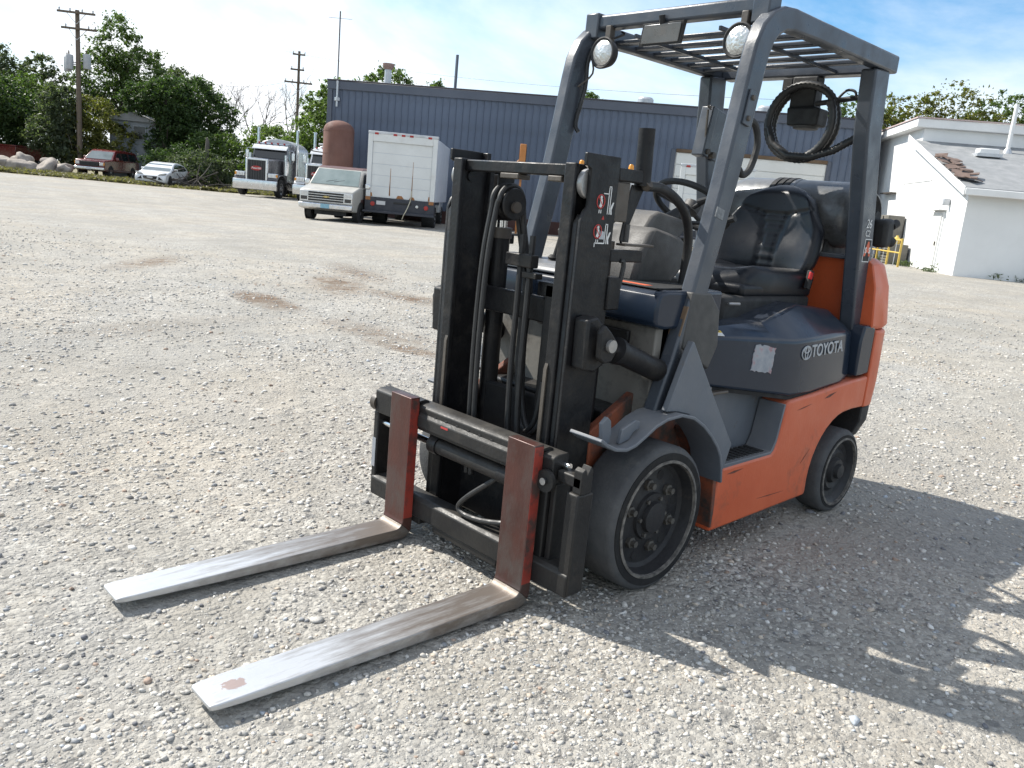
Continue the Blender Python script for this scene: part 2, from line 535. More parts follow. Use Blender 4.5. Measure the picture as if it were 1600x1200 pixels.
def scatter_stones(N):
    yaw0 = math.atan2(cf.y, cf.x)
    lr = RNG.uniform(math.log(1.05), math.log(22.0), N)
    r = np.exp(lr)
    a = yaw0 + RNG.uniform(-.78, .78, N)
    x = CAM.x + r * np.cos(a); y = CAM.y + r * np.sin(a)
    # clumpy cover: fewer stones where dust has settled
    dens = .5 + .5 * np.sin(x * 1.9 + 1.3 * np.sin(y * 1.1)) * np.sin(y * 2.3 + 1.1 * np.sin(x * 1.7 + 2))
    u = RNG.random(N)
    keep = RNG.random(N) < (.30 + .70 * dens) * (1 - .8 * sstep(7, 22, r))
    size = (.0012 + .00056 * r) * (1 + 3.6 * u ** 5) * (1 + 1.0 * (RNG.random(N) < .012))
    size = np.minimum(size, .014 + .014 * RNG.random(N) ** 5)
    inw = ((np.abs(x) < .14) & (np.abs(np.abs(y) - .44) < .13)) | ((np.abs(x + 1.457) < .1) & (np.abs(np.abs(y) - .44) < .1))
    infork = (x > .42) & (x < 1.56) & (((y > .23) & (y < .40)) | ((y > -.42) & (y < -.25)))
    keep &= ~(inw | infork)
    x, y, size = x[keep], y[keep], size[keep]
    n = len(x)
    v, f = ico()
    V = np.repeat(v[None], n, 0)
    V = V * (1 + RNG.normal(0, .20, (n, 12, 1)))
    sc = np.stack([RNG.uniform(.8, 1.35, n), RNG.uniform(.65, 1.1, n), RNG.uniform(.34, .68, n)], -1) * size[:, None]
    V = V * sc[:, None, :]
    th = RNG.uniform(0, 2 * math.pi, n); tl = RNG.normal(0, .3, n)
    c, s = np.cos(tl)[:, None], np.sin(tl)[:, None]
    V1 = np.stack([V[..., 0] * c - V[..., 2] * s, V[..., 1], V[..., 0] * s + V[..., 2] * c], -1)
    c, s = np.cos(th)[:, None], np.sin(th)[:, None]
    V2 = np.stack([V1[..., 0] * c - V1[..., 1] * s, V1[..., 0] * s + V1[..., 1] * c, V1[..., 2]], -1)
    V2[..., 0] += x[:, None]; V2[..., 1] += y[:, None]
    V2[..., 2] += (HZ(x, y) + sc[:, 2] * RNG.uniform(-.15, .5, n))[:, None]
    F = (f[None] + (np.arange(n) * 12)[:, None, None]).reshape(-1, 3)
    pal = .97 * np.array([(.47, .445, .40), (.42, .405, .375), (.54, .515, .47), (.36, .345, .325), (.30, .305, .31), (.17, .17, .18), (.50, .43, .35), (.38, .29, .23), (.64, .62, .58), (.40, .43, .46)])
    w = np.array([.26, .2, .19, .12, .05, .025, .06, .02, .06, .025])
    ci = RNG.choice(len(pal), n, p=w / w.sum())
    colr = pal[ci] * RNG.uniform(.82, 1.12, (n, 1))
    me = bpy.data.meshes.new('gravel')
    me.vertices.add(n * 12); me.loops.add(len(F) * 3); me.polygons.add(len(F))
    me.vertices.foreach_set('co', V2.reshape(-1).astype(np.float32))
    me.loops.foreach_set('vertex_index', F.reshape(-1).astype(np.int32))
    me.polygons.foreach_set('loop_start', (np.arange(len(F)) * 3).astype(np.int32))
    me.polygons.foreach_set('use_smooth', np.ones(len(F), bool))
    at = me.attributes.new('tone', 'FLOAT_COLOR', 'POINT')
    cc = np.ones((n, 12, 4), np.float32); cc[..., :3] = colr[:, None, :]
    at.data.foreach_set('color', cc.reshape(-1))
    me.update()
    me.materials.append(stone_material())
    o = bpy.data.objects.new('gravel', me)
    COL.objects.link(o)
    tag(o, 'loose grey and tan gravel strewn over the yard', 'gravel', kind='stuff')
scatter_stones(165000)
# ------------------------------------------------------------------ forklift
M_GUARD = mat('guard_grey_paint', (.036, .044, .057), (.056, .066, .083), 5, .36, bump=.05, bscale=120, c3=(.075, .066, .06), scale3=9, thr3=(.62, .72), dust=.1, rvar=.15)
M_PANEL = mat('panel_grey_paint', (.085, .100, .122), (.115, .130, .152), 4, .48, bump=.05, bscale=90, c3=(.07, .065, .06), scale3=7, thr3=(.63, .75), dust=.3)
M_HOOD = mat('hood_blue_paint', (.011, .019, .034), (.017, .026, .043), 3, .20, bump=.02, bscale=18, coat=0.0, spec=.32, rvar=.06, c3=(.035, .043, .055), scale3=6, thr3=(.6, .8), dust=.06)
M_ORANGE = mat('orange_paint', (.50, .085, .026), (.58, .118, .042), 3.5, .46, bump=.08, bscale=70, c3=(.24, .075, .040), scale3=5.5, thr3=(.54, .70), stretch=(1, 1, .8), dust=.2)
M_ORANGE_SHADE_GRIME = mat('shaded_grimy_orange_frame', (.16, .045, .022), (.26, .07, .03), 6, .7, bump=.2, bscale=60, c3=(.04, .034, .03), scale3=5, thr3=(.45, .6))  # darkened orange for inner faces: shade put into the colour, with grime patches
M_BLACK = mat('greasy_black_steel', (.007, .007, .0085), (.013, .013, .014), 7, .46, bump=.14, bscale=80, c3=(.032, .029, .026), scale3=8, thr3=(.52, .70), rvar=.18, dust=.05, spec=.28)
M_BLACK2 = mat('matt_black', (.012, .012, .013), (.022, .022, .022), 12, .7, bump=.1, bscale=90)
M_PLASTIC = mat('dash_plastic', (.040, .040, .040), (.058, .057, .055), 9, .62, bump=.18, bscale=240, dust=.35, dustc=(.22, .2, .175))
M_RUBBER = mat('tyre_tread_rubber', (.060, .062, .066), (.095, .096, .097), 9, .9, bump=.25, bscale=120, c3=(.15, .14, .125), scale3=4, thr3=(.55, .8), rvar=.06, spec=.3)
M_SIDEWALL = mat('tyre_sidewall_rubber', (.011, .011, .012), (.021, .021, .021), 9, .75, bump=.15, bscale=90, c3=(.06, .055, .05), scale3=6, thr3=(.6, .85), spec=.25)
M_RIM = mat('rim_black_steel', (.016, .016, .018), (.028, .028, .029), 10, .55, bump=.15, bscale=60, c3=(.07, .055, .045), scale3=7, thr3=(.6, .78), spec=.3)
M_CHALK = mat('scuffed_bead_ring', (.20, .185, .165), (.04, .038, .036), 34, .8)
M_STEEL = mat('polished_fork_steel', (.52, .51, .50), (.66, .65, .64), 5, .34, metal=.85, bump=.12, bscale=160, c3=(.25, .20, .165), scale3=2.6, thr3=(.52, .72), stretch=(.35, 2.2, 1), rvar=.12)
M_SHANK = mat('worn_red_fork_paint', (.052, .020, .016), (.092, .032, .024), 5, .42, metal=.25, bump=.1, bscale=120, c3=(.075, .062, .056), scale3=4.2, thr3=(.45, .62), stretch=(1, 1, .55), rvar=.15)
M_CHROME = mat('chrome_rod', (.62, .62, .63), (.75, .75, .76), 9, .16, metal=1.0, rvar=.06)
M_ROLLER = mat('bare_steel_roller', (.26, .255, .25), (.36, .35, .34), 14, .4, metal=.55)
M_VINYL = mat('seat_black_vinyl', (.007, .008, .011), (.011, .013, .017), 7, .34, bump=.10, bscale=380, coat=0.0, spec=.3, rvar=.07)
M_TANK = mat('galvanised_tank_paint', (.12, .125, .13), (.19, .195, .20), 5, .36, metal=.3, bump=.12, bscale=40, c3=(.06, .058, .055), scale3=5, thr3=(.50, .66))
M_HOSE = mat('black_hose_rubber', (.014, .014, .015), (.024, .024, .024), 20, .55)
M_LENS = mat('ribbed_lamp_glass', (.50, .50, .48), (.75, .75, .73), 40, .12, metal=.6, bump=.5, bscale=90, rvar=.05)
M_WHITE_INK = mat('white_sticker_ink', (.55, .55, .54), (.7, .7, .69), 30, .6)
M_SILVER_INK = mat('silver_lettering', (.30, .32, .34), (.42, .44, .46), 40, .45)
M_RED_INK = mat('red_sticker_ink', (.38, .03, .03), (.48, .05, .04), 30, .6)
M_YELLOW_INK = mat('yellow_warning_ink', (.62, .42, .05), (.7, .5, .08), 30, .6)
M_PEEL = mat('peeling_sticker', (.20, .22, .25), (.34, .35, .37), 22, .6, c3=(.30, .12, .13), scale3=11, thr3=(.5, .6))
M_ORANGE_INK = mat('orange_red_ink', (.55, .10, .04), (.62, .14, .06), 20, .6)
M_RED_PLASTIC = mat('red_buckle_plastic', (.5, .02, .02), (.58, .03, .03), 9, .35)
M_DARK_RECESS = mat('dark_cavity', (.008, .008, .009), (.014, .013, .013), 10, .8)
M_BROWN_STEEL = mat('oily_brown_steel', (.05, .042, .034), (.085, .07, .056), 9, .55, bump=.1)
M_FIREWALL = mat('dusty_grey_firewall', (.13, .125, .115), (.19, .18, .16), 5, .7, bump=.1, c3=(.06, .055, .05), scale3=4, thr3=(.5, .65))

M_LUG = mat('dusty_lug_steel', (.045, .042, .038), (.085, .078, .068), 30, .6)
FL = thing('forklift', 'grey and orange forklift with black mast and lowered steel forks on gravel', 'forklift')

# --- wheels
def wheel_big(x, y, r, w, side, steel=True):
    wroot_c = (x, y, r)
    ri = r * .80
    hw = w / 2
    t = MB().lathe([(ri, -hw), (r - .022, -hw), (r - .007, -hw + .008), (r, -hw + .022), (r, hw - .022), (r - .007, hw - .008), (r - .022, hw), (ri, hw)], wroot_c, 'y', 72, closed=True)
    tread = t.build('wheel', M_RUBBER, FL, angle=40)
    so = side * hw
    sg = side
    # sidewall ring set just proud of the tyre
    MB().lathe([(ri + .004, so + sg * .002), (r - .024, so + sg * .003), (r - .024, so - sg * .004), (ri + .004, so - sg * .004)], wroot_c, 'y', 72, closed=True).build('sidewall', M_SIDEWALL, tread)
    MB().lathe([(ri + .004, so + sg * .0045), (ri - .006, so + sg * .006), (ri - .008, so - sg * .01), (ri + .002, so - sg * .01)], wroot_c, 'y', 72, closed=True).build('bead_ring', M_CHALK, tread)
    if steel:
        prof = [(ri + .001, so - sg * .004), (ri - .010, so - sg * .006), (ri - .020, so - sg * .044), (ri - .034, so - sg * .054), (.105, so - sg * .050), (.088, so - sg * .046), (.084, so - sg * .034), (.0005, so - sg * .034)]
    else:
        prof = [(ri + .001, so - sg * .004), (ri - .012, so - sg * .008), (ri - .03, so - sg * .03), (ri * .66, so - sg * .036), (ri * .55, so - sg * .022), (ri * .4, so - sg * .03), (ri * .34, so - sg * .01), (.0005, so - sg * .006)]
    prof += [(.0005, -so), (ri, -so)]
    MB().lathe(prof, wroot_c, 'y', 64, caps=False).build('rim', M_RIM, tread)
    if steel:
        for k in range(6):
            a = 2 * math.pi * (k + .3) / 6
            c = (x + .122 * math.cos(a), y + so - sg * .053, r + .122 * math.sin(a))
            MB().lathe([(.0005, 0), (.021, 0), (.021, sg * .016), (.012, sg * .018), (.012, sg * .034), (.0005, sg * .034)], c, 'y', 6).build('lug_nut', M_LUG, tread, angle=20)
        for k in range(6):
            a = 2 * math.pi * (k + .8) / 6
            c = (x + .150 * math.cos(a), y + so - sg * .0535, r + .150 * math.sin(a))
            MB().lathe([(.0005, 0), (.019, 0), (.019, sg * .0025), (.0005, sg * .0025)], c, 'y', 16).build('vent_hole', M_DARK_RECESS, tread)
        MB().lathe([(.0005, 0), (.058, 0), (.055, sg * .020), (.02, sg * .024), (.0005, sg * .024)], (x, y + so - sg * .036, r), 'y', 24).build('hub', M_RIM, tread)
        for k in range(6):
            a = 2 * math.pi * k / 6
            MB().lathe([(.0005, 0), (.008, 0), (.008, sg * .010), (.0005, sg * .010)], (x + .071 * math.cos(a), y + so - sg * .035, r + .071 * math.sin(a)), 'y', 6).build('hub_bolt', M_LUG, tread, angle=20)
    else:
        MB().lathe([(.0005, 0), (.038, 0), (.034, sg * .018), (.0005, sg * .022)], (x, y + so - sg * .010, r), 'y', 24).build('hub', M_RIM, tread)
    return tread
for sd in (1, -1):
    wheel_big(0, sd * .441, .267, .178, sd)
    wheel_big(-1.457, sd * .44, .203, .14, sd, False)

# --- chassis and orange side frames
MB().box(-1.52, .05, -.30, .30, .17, .60).build('chassis', M_ORANGE_SHADE_GRIME, FL, .01)  # chassis block filled solid to block light inside the body
MB().lathe([(.0005, -.36), (.085, -.36), (.085, .36), (.0005, .36)], (0, 0, .267), 'y', 24).build('front_axle', M_BLACK, FL)
MB().lathe([(.0005, -.38), (.05, -.38), (.05, .38), (.0005, .38)], (-1.457, 0, .203), 'y', 20).build('rear_axle', M_BLACK, FL)
arch = [(-1.457 + .30 * math.cos(a), .203 + .295 * math.sin(a)) for a in np.linspace(R(-8), R(82), 10)]
side_poly = [(-.392, .122), (-1.155, .137)] + arch + [(-1.50, .502), (-1.612, .502), (-1.612, .655), (-1.42, .644), (-1.1, .617), (-.88, .604),
             (-.862, .585), (-.852, .52), (-.835, .45), (-.812, .400), (-.790, .384), (-.426, .379), (-.405, .30), (-.395, .2)]
for sd in (1, -1):
    a, b = sorted((sd * .37, sd * .50))
    MB().prism(side_poly, 'y', a, b).build('side_frame', M_ORANGE, FL, .012, 3)
    # step well
    a, b = sorted((sd * .31, sd * .37))
    MB().prism([(-.40, .375), (-.86, .375), (-.90, .64), (-.36, .70)], 'y', a, b).build('step_riser', M_PANEL, FL, .004)
    a, b = sorted((sd * .374, sd * .495))
    st = MB().prism([(-.428, .372), (-.800, .372), (-.830, .43), (-.858, .59), (-.848, .592), (-.82, .44), (-.792, .392), (-.428, .392)], 'y', a, b).build('step', M_PANEL, FL, .003)
    for k in range(9):
        xx = -.47 - k * .036
        ya, yb = sorted((sd * .385, sd * .475))
        MB().box(xx - .011, xx + .011, ya, yb, .391, .397).build('tread_bar', M_BLACK2, st, .002)
M_SCUFF = mat('black_rubber_scuff', (.05, .026, .020), (.20, .06, .035), 40, .75)
for (x0, z0, x1, z1, w_) in ((-1.19, .585, -1.30, .607, .016), (-.95, .555, -1.08, .572, .006), (-.46, .350, -.58, .356, .012), (-.72, .20, -.95, .195, .005), (-1.06, .30, -1.13, .36, .006)):
    d_ = Vector((x1 - x0, z1 - z0)); n_ = Vector((-d_.y, d_.x)).normalized() * w_ / 2
    q_ = Vector((x0, z0)).lerp(Vector((x1, z1)), .4)
    MB().prism([(x0, z0), (q_.x + n_.x, q_.y + n_.y), (x1, z1), (q_.x - n_.x, q_.y - n_.y * .7)], 'y', .4995, .5008).build('scuff_mark', M_SCUFF, FL)
# inner wheel arch wall
for sd in (1, -1):
    a, b = sorted((sd * .30, sd * .335))
    MB().prism([(.18, .30), (.20, .56), (-.06, .70), (-.40, .70), (-.42, .16), (-.1, .14)], 'y', a, b).build('wheel_arch', M_ORANGE_SHADE_GRIME, FL, .006)
    a, b = sorted((sd * .336, sd * .499))
    MB().prism([(-.392, .14), (-.376, .30), (-.355, .44), (-.30, .515), (-.31, .53), (-.372, .45), (-.398, .30), (-.412, .14)], 'y', a, b).build('arch_liner', M_ORANGE_SHADE_GRIME, FL, .003)

# --- front fender: rolled sheet over each front tyre
fend = [(.372, .606), (.335, .583), (.29, .564), (.236, .556), (.19, .565), (.14, .590), (.09, .617), (.03, .635), (-.056, .640), (-.13, .622), (-.20, .585), (-.26, .540), (-.31, .493), (-.342, .450), (-.362, .40), (-.374, .34)]
for sd in (1, -1):
    a, b = sorted((sd * .395, sd * .532))
    fe = MB().ribbon(fend if sd > 0 else fend[3:], .012, a, b).build('fender', M_PANEL, FL, .003)
    if sd < 0:
        continue
    # tie-down hook plates welded on the fender nose
    a, b = sorted((sd * .46, sd * .475))
    MB().prism([(.30, .572), (.31, .64), (.285, .66), (.265, .645), (.255, .60), (.262, .566)], 'y', a, b).build('hook_plate', M_PANEL, fe, .003)
    a, b = sorted((sd * .48, sd * .495))
    MB().prism([(.235, .565), (.225, .615), (.16, .640), (.135, .632), (.135, .61), (.165, .60), (.185, .575)], 'y', a, b).build('hook_plate', M_PANEL, fe, .003)

# --- grey triangular side panel between pillar and step
for sd in (1, -1):
    a, b = sorted((sd * .475, sd * .502))
    tri = [(.0, .652), (-.056, .647), (-.13, .629), (-.20, .592), (-.26, .547), (-.31, .500), (-.345, .455), (-.366, .40), (-.37, .382), (-.428, .385), (-.458, .474), (-.30, .66), (-.105, .895), (-.085, .86)]
    MB().prism(tri, 'y', a, b).build('pillar_panel', M_PANEL, FL, .004)
    a, b = sorted((sd * .41, sd * .455))
    MB().prism([(-.10, .86), (-.29, .77), (-.335, .86), (-.315, .99), (-.245, 1.055), (-.13, 1.06)], 'y', a, b).build('dash_side', M_PLASTIC, FL, .008)

# --- cowl, firewall and dash
cp = [(.03, 1.035), (.018, 1.052), (-.02, 1.06), (-.36, 1.058), (-.36, .93), (-.02, .925), (.025, .935), (.036, .955), (.036, 1.0)]
cowl = MB().prism(cp, 'y', -.43, .43).build('cowl', M_HOOD, FL, .012, 3)
MB().box(-.30, .0, -.38, .40, 1.0605, 1.066).build('cowl_mat', M_BLACK2, cowl, .002)
MB().prism([(-.06, .12), (-.02, .12), (-.015, .33), (-.05, .335)], 'z', 1.066, 1.0672).build('decal', M_ORANGE_INK, cowl)
fw = MB().box(-.06, -.02, -.40, .40, .58, .925).build('firewall', M_FIREWALL, FL, .006)
MB().lathe([(.0005, 0), (.030, 0), (.026, .012), (.0005, .012)], (-.02, .02, .70), 'x', 20).build('plug', M_BLACK2, fw)
MB().lathe([(.0005, 0), (.013, 0), (.011, .008), (.0005, .008)], (-.008, .02, .70), 'x', 16).build('plug', M_ROLLER, fw)
MB().obox((-.012, .06, .875), (.02, .46, .05)).build('rib', M_BLACK, fw, .006)
MB().box(-.05, .10, -.30, .30, .56, .62).build('front_crossmember', M_BLACK, FL, .01)
# far-side console seen through the mast
MB().loft([[(-.33, -.46, 1.055), (.03, -.46, 1.055), (.03, -.05, 1.055), (-.33, -.05, 1.055)],
           [(-.32, -.45, 1.09), (-.0, -.45, 1.085), (-.0, -.06, 1.085), (-.32, -.06, 1.09)]]).build('console', M_PANEL, FL, .015, 3)
# steering column housing
dash = MB().loft([[(-.12, -.10, 1.05), (-.12, .19, 1.05), (-.36, .19, 1.05), (-.36, -.10, 1.05)],
           [(-.13, -.11, 1.14), (-.13, .20, 1.14), (-.42, .20, 1.12), (-.42, -.11, 1.12)],
           [(-.20, -.11, 1.255), (-.20, .19, 1.255), (-.44, .19, 1.20), (-.44, -.11, 1.20)],
           [(-.26, -.10, 1.262), (-.26, .17, 1.262), (-.42, .17, 1.235), (-.42, -.10, 1.235)]]).build('dashboard', M_PLASTIC, FL, .022, 3)
MB().loft([[(-.24, -.06, 1.24), (-.24, .12, 1.24), (-.46, .12, 1.20), (-.46, -.06, 1.20)],
           [(-.30, -.055, 1.305), (-.30, .11, 1.305), (-.53, .11, 1.265), (-.53, -.055, 1.265)],
           [(-.36, -.04, 1.325), (-.36, .10, 1.325), (-.53, .10, 1.30), (-.53, -.04, 1.30)]]).build('column_cover', M_PLASTIC, dash, .016, 3)
MB().tube([(-.44, .03, 1.27), (-.62, .03, 1.345)], .026, 14).build('steering_column', M_BLACK2, FL)
# steering wheel
sc_, sn = Vector((-.66, .03, 1.36)), Vector((-.55, 0, .83)).normalized()
sx_ = Vector((0, 1, 0)); sy_ = sn.cross(sx_)
ring = [sc_ + (sx_ * math.cos(t) + sy_ * math.sin(t)) * .165 for t in np.linspace(0, 2 * math.pi, 40, endpoint=False)]
sw = MB().tube(ring, .0135, 10, closed=True).build('steering_wheel', M_BLACK2, FL)
sp = MB()
for t in (R(90), R(210), R(330)):
    sp.tube([sc_ - sn * .02, sc_ + (sx_ * math.cos(t) + sy_ * math.sin(t)) * .16], .010, 8)
sp.build('spoke', M_BLACK2, sw)
MB().tube([sc_ - sn * .03, sc_ + sn * .012], .036, 16).build('horn_button', M_PLASTIC, sw)
MB().tube([(-.52, .10, 1.29), (-.56, .22, 1.30), (-.57, .27, 1.315)], .008, 8).build('direction_lever', M_BLACK2, FL)
MB().tube([(-.57, .262, 1.312), (-.572, .30, 1.325)], .014, 10).build('lever_knob', M_BLACK2, FL)
# hydraulic levers with bellows
for k in range(3):
    yy = -.16 - k * .06
    lv = MB().tube([(-.17, yy, 1.07), (-.21, yy, 1.20)], .007, 8).build('hydraulic_lever', M_BLACK2, FL)
    MB().lathe([(.024, 0), (.030, .008), (.020, .016), (.027, .024), (.017, .032), (.023, .040), (.012, .052)], (-.175, yy, 1.06), 'z', 14).build('bellows', M_BLACK2, lv)
    MB().lathe([(.001, 0), (.014, .004), (.017, .018), (.010, .032), (.001, .034)], (-.211, yy, 1.195), 'z', 12).build('knob', M_BLACK2, lv)

# --- hood: faceted engine cover
def hood_ring(x, b, f_, t, zc):
    pts = [(x, b[0], b[1]), (x, f_[0], f_[1]), (x, t[0], t[1]), (x, .15, zc)]
    return pts + [(p[0], -p[1], p[2]) for p in reversed(pts)]
rings = [hood_ring(-.235, (.375, .705), (.365, .885), (.325, .905), .905),
         hood_ring(-.50, (.425, .672), (.415, .876), (.355, .912), .912),
         hood_ring(-.745, (.470, .640), (.460, .862), (.385, .925), .925),
         hood_ring(-.875, (.493, .622), (.486, .855), (.385, .955), .960),
         hood_ring(-1.05, (.493, .622), (.484, .858), (.365, .988), .992),
         hood_ring(-1.36, (.480, .634), (.468, .868), (.360, .960), .970),
         hood_ring(-1.452, (.468, .655), (.452, .864), (.345, .935), .95),
         hood_ring(-1.478, (.455, .70), (.436, .845), (.335, .91), .93)]
hood = MB().loft(rings).build('hood', M_HOOD, FL, .012, 3, angle=24)
# near-black strip painted as the shadow gap and seal under the hood
MB().loft([[(x, s, z - .016), (x, s, z + .004), (x, -s, z + .004), (x, -s, z - .016)] for x, s, z in [(-.25, .362, .705), (-.5, .412, .672), (-.745, .458, .640), (-.875, .482, .622), (-1.05, .482, .622), (-1.36, .470, .634), (-1.46, .456, .655)]]).build('hood_gap_seal', M_DARK_RECESS, FL)
bx('seat_plate', M_BLACK2, FL, -1.36, -.62, -.27, .27, .90, 1.01, .02)
# small clip near the step
cl = bx('floor_plate', M_BROWN_STEEL, FL, -.50, -.33, .33, .43, .655, .668, .004)
MB().obox((-.40, .40, .676), (.04, .02, .014), (0, 0, .4)).build('latch', M_ROLLER, FL, .003)
# decals on the hood
def on_quad(p00, p10, p01, off=.002):
    """matrix for decals: local x along p00->p10, local y along p00->p01"""
    o = Vector(p00); ex = Vector(p10) - o; ey = Vector(p01) - o
    n_ = ex.cross(ey).normalized()
    return frame(o + n_ * off, ex, ey), ex.length, ey.length
# rear side facet (x -0.875 .. -1.36)
A = Vector((-.875, .493, .622)); B = Vector((-1.36, .480, .634)); Cc = Vector((-.875, .486, .855))
fxm, fl, fh = on_quad(A, B, Cc)
if fxm.to_3x3().col[2].y < 0:
    pass
def decal_rect(m4, u0, u1, v0, v1, name, mt, parent, th=.0012, off=0):
    mb = MB().box(u0, u1, v0, v1, off - .0005, off + th)
    return mb.build(name, mt, parent, xf=m4)
nrm = fxm.to_3x3().col[2]
sgn = 1 if nrm.y > 0 else -1
dz = .0022 * sgn - (.002 if sgn < 0 else 0)
lx = fxm @ Matrix.Translation((0, 0, .0 if sgn > 0 else -.006))
if sgn < 0:
    lx = lx @ Matrix.Diagonal((1, 1, -1, 1))
text('TOYOTA', .074, lx @ Matrix.Translation((.30, .178, .002)) @ Matrix.Scale(1.0, 4), 'lettering', M_SILVER_INK, hood, .0012, bold=.0012)
# emblem of three ovals
em = MB()
def oval(cx_, cy_, a_, b_, r_=.0028):
    return [(cx_ + a_ * math.cos(t), cy_ + b_ * math.sin(t), .003) for t in np.linspace(0, 2 * math.pi, 32, endpoint=False)], r_
for args in [(.098, .178, .040, .028), (.098, .178, .012, .027), (.098, .190, .025, .012)]:
    pth, r_ = oval(*args)
    em.tube(pth, r_, 6, closed=True)
em.build('emblem', M_SILVER_INK, hood, xf=lx)
# text('25', .028, lx @ Matrix.Translation((.325, .221, .002)), 'lettering', M_SILVER_INK, hood, .0012)
# front side facet
A = Vector((-.745, .470, .640)); B = Vector((-.875, .493, .622)); Cc = Vector((-.745, .460, .862))
def facet(a, b, c):
    m4, w_, h_ = on_quad(a, b, c, 0)
    if m4.to_3x3().col[2].y < 0:
        m4 = m4 @ Matrix.Diagonal((1, 1, -1, 1))
    return m4 @ Matrix.Translation((0, 0, .0025)), w_, h_
fm, w_, h_ = facet(A, B, Cc)
fm2, w2, h2 = facet(Vector((-.50, .425, .672)), Vector((-.745, .470, .640)), Vector((-.50, .415, .876)))
# peeling square label
pl = MB()
rp_ = random.Random(3)
pts = []
for k in range(40):
    s_ = k / 40 * 4
    e_ = int(s_); q = s_ - e_
    u_, v_ = [(q, 0), (1, q), (1 - q, 1), (0, 1 - q)][e_]
    pts.append((.105 + u_ * .125 + rp_.uniform(-.004, .004), .085 + v_ * .105 + rp_.uniform(-.004, .004)))
pl.prism(pts, 'z', -.004, .0012)
pl.build('peeling_label', M_PEEL, hood, xf=fm2)
# yellow warning label on the sloped shoulder
fm3, w3, h3 = facet(Vector((-.30, .3735, .8835)), Vector((-.50, .415, .876)), Vector((-.30, .335, .9055)))
wl_ = decal_rect(fm3, .075, .155, .002, .034, 'warning_label', M_WHITE_INK, hood)
decal_rect(fm3, .076, .154, .021, .033, 'label_band', M_YELLOW_INK, wl_, off=.0012)
for k in range(6):
    decal_rect(fm3, .086 + k * .010, .093 + k * .010, .025, .029, 'label_print', M_BLACK2, wl_, off=.0026, th=.0006)

# --- counterweight
def cw_ring(z, xs, xr, ys, xf_=-1.50):
    """plan outline: flat sides at +-ys to xs, rounded to the rear xr"""
    half = [(xf_, ys), (xs, ys)]
    for t in np.linspace(0, 1, 9)[1:]:
        a_ = t * math.pi / 2
        half.append((xs + (xr - xs) * math.sin(a_) ** 1.0, ys * (math.cos(a_) ** .55) if t < 1 else .0))
    half[-1] = (xr, .0)
    return [(x, y, z) for x, y in half] + [(x, -y, z) for x, y in reversed(half[:-1])]
cw = MB().loft([cw_ring(.50, -1.655, -1.90, .50, -1.614), cw_ring(.62, -1.665, -1.92, .502, -1.614), cw_ring(.865, -1.66, -1.92, .500, -1.614), cw_ring(.875, -1.655, -1.91, .492, -1.614)]).build('counterweight', M_ORANGE, FL, .006, 2)
MB().loft([cw_ring(.879, -1.645, -1.90, .490, -1.545), cw_ring(.90, -1.66, -1.92, .503, -1.545), cw_ring(1.08, -1.625, -1.90, .490, -1.53), cw_ring(1.18, -1.595, -1.85, .465, -1.52), cw_ring(1.205, -1.58, -1.80, .43, -1.52)]).build('upper_weight', M_ORANGE, cw, .006, 2)
MB().box(-1.62, -1.50, -.45, .45, .50, .90).build('weight_core', M_ORANGE_SHADE_GRIME, cw, .01)  # counterweight front face, its shade put into the darker orange
MB().loft([cw_ring(.34, -1.66, -1.85, .46, -1.62), cw_ring(.42, -1.69, -1.90, .485, -1.64), cw_ring(.497, -1.66, -1.90, .495, -1.62)]).build('lower_skirt', M_BLACK2, cw, .006)
bx('tank_deck', M_PANEL, FL, -1.60, -1.49, -.40, .40, 1.190, 1.212, .006)
for sd in (1, -1):
    a, b = sorted((sd * .40, sd * .497))
    MB().prism([(-1.474, .662), (-1.608, .665), (-1.606, .885), (-1.565, .90), (-1.488, .90), (-1.470, .83)], 'y', a, b).build('post_shoe', M_HOOD, FL, .01, 3)

# --- overhead guard
OG_path = [(-.045, .615), (-.108, .80), (-.170, 1.02), (-.213, 1.20), (-.262, 1.41), (-.308, 1.655), (-.338, 1.83), (-.352, 1.90), (-.378, 1.958), (-.42, 2.0), (-.475, 2.025), (-.54, 2.034), (-.70, 2.035), (-1.44, 2.035)]
OG_w = [.105, .098, .092, .09, .092, .094, .096, .096, .094, .090, .084, .078, .074, .074]
guard = MB().box(-.455, -.395, -.40, .40, 2.036, 2.092).build('overhead_guard', M_GUARD, FL, .012, 3)
for sd in (1, -1):
    a, b = sorted((sd * .395, sd * .452))
    MB().ribbon(OG_path, OG_w, a, b).build('pillar', M_GUARD, guard, .010, 3)
    a, b = sorted((sd * .372, sd * .442))
    MB().ribbon([(-1.325, 2.0), (-1.345, 1.77), (-1.445, 1.36), (-1.548, .88)], [.135, .135, .135, .14], a, b).build('rear_post', M_GUARD, guard, .010, 3)
    # corner plates at the front
    a, b = sorted((sd * .36, sd * .43))
    MB().box(-.462, -.385, a, b, 2.0, 2.10).build('corner_clamp', M_GUARD, guard, .006)
    a, b = sorted((sd * .453, sd * .459))
    MB().obox((-.31, sd * .456, 1.70), (.045, .008, .12), (0, R(-10), 0)).build('bracket', M_GUARD, guard, .003)
    for zz in (1.665, 1.735):
        MB().lathe([(.0005, 0), (.011, 0), (.009, sd * .008), (.0005, sd * .008)], (-.31 - (zz - 1.70) * .17, sd * .459, zz), 'y', 6).build('bolt', M_BROWN_STEEL, guard, angle=20)
    for zz in (1.90, 1.0, 1.05):
        pass
bx('rear_beam', M_GUARD, guard, -1.46, -1.375, -.395, .395, 1.995, 2.06, .008)
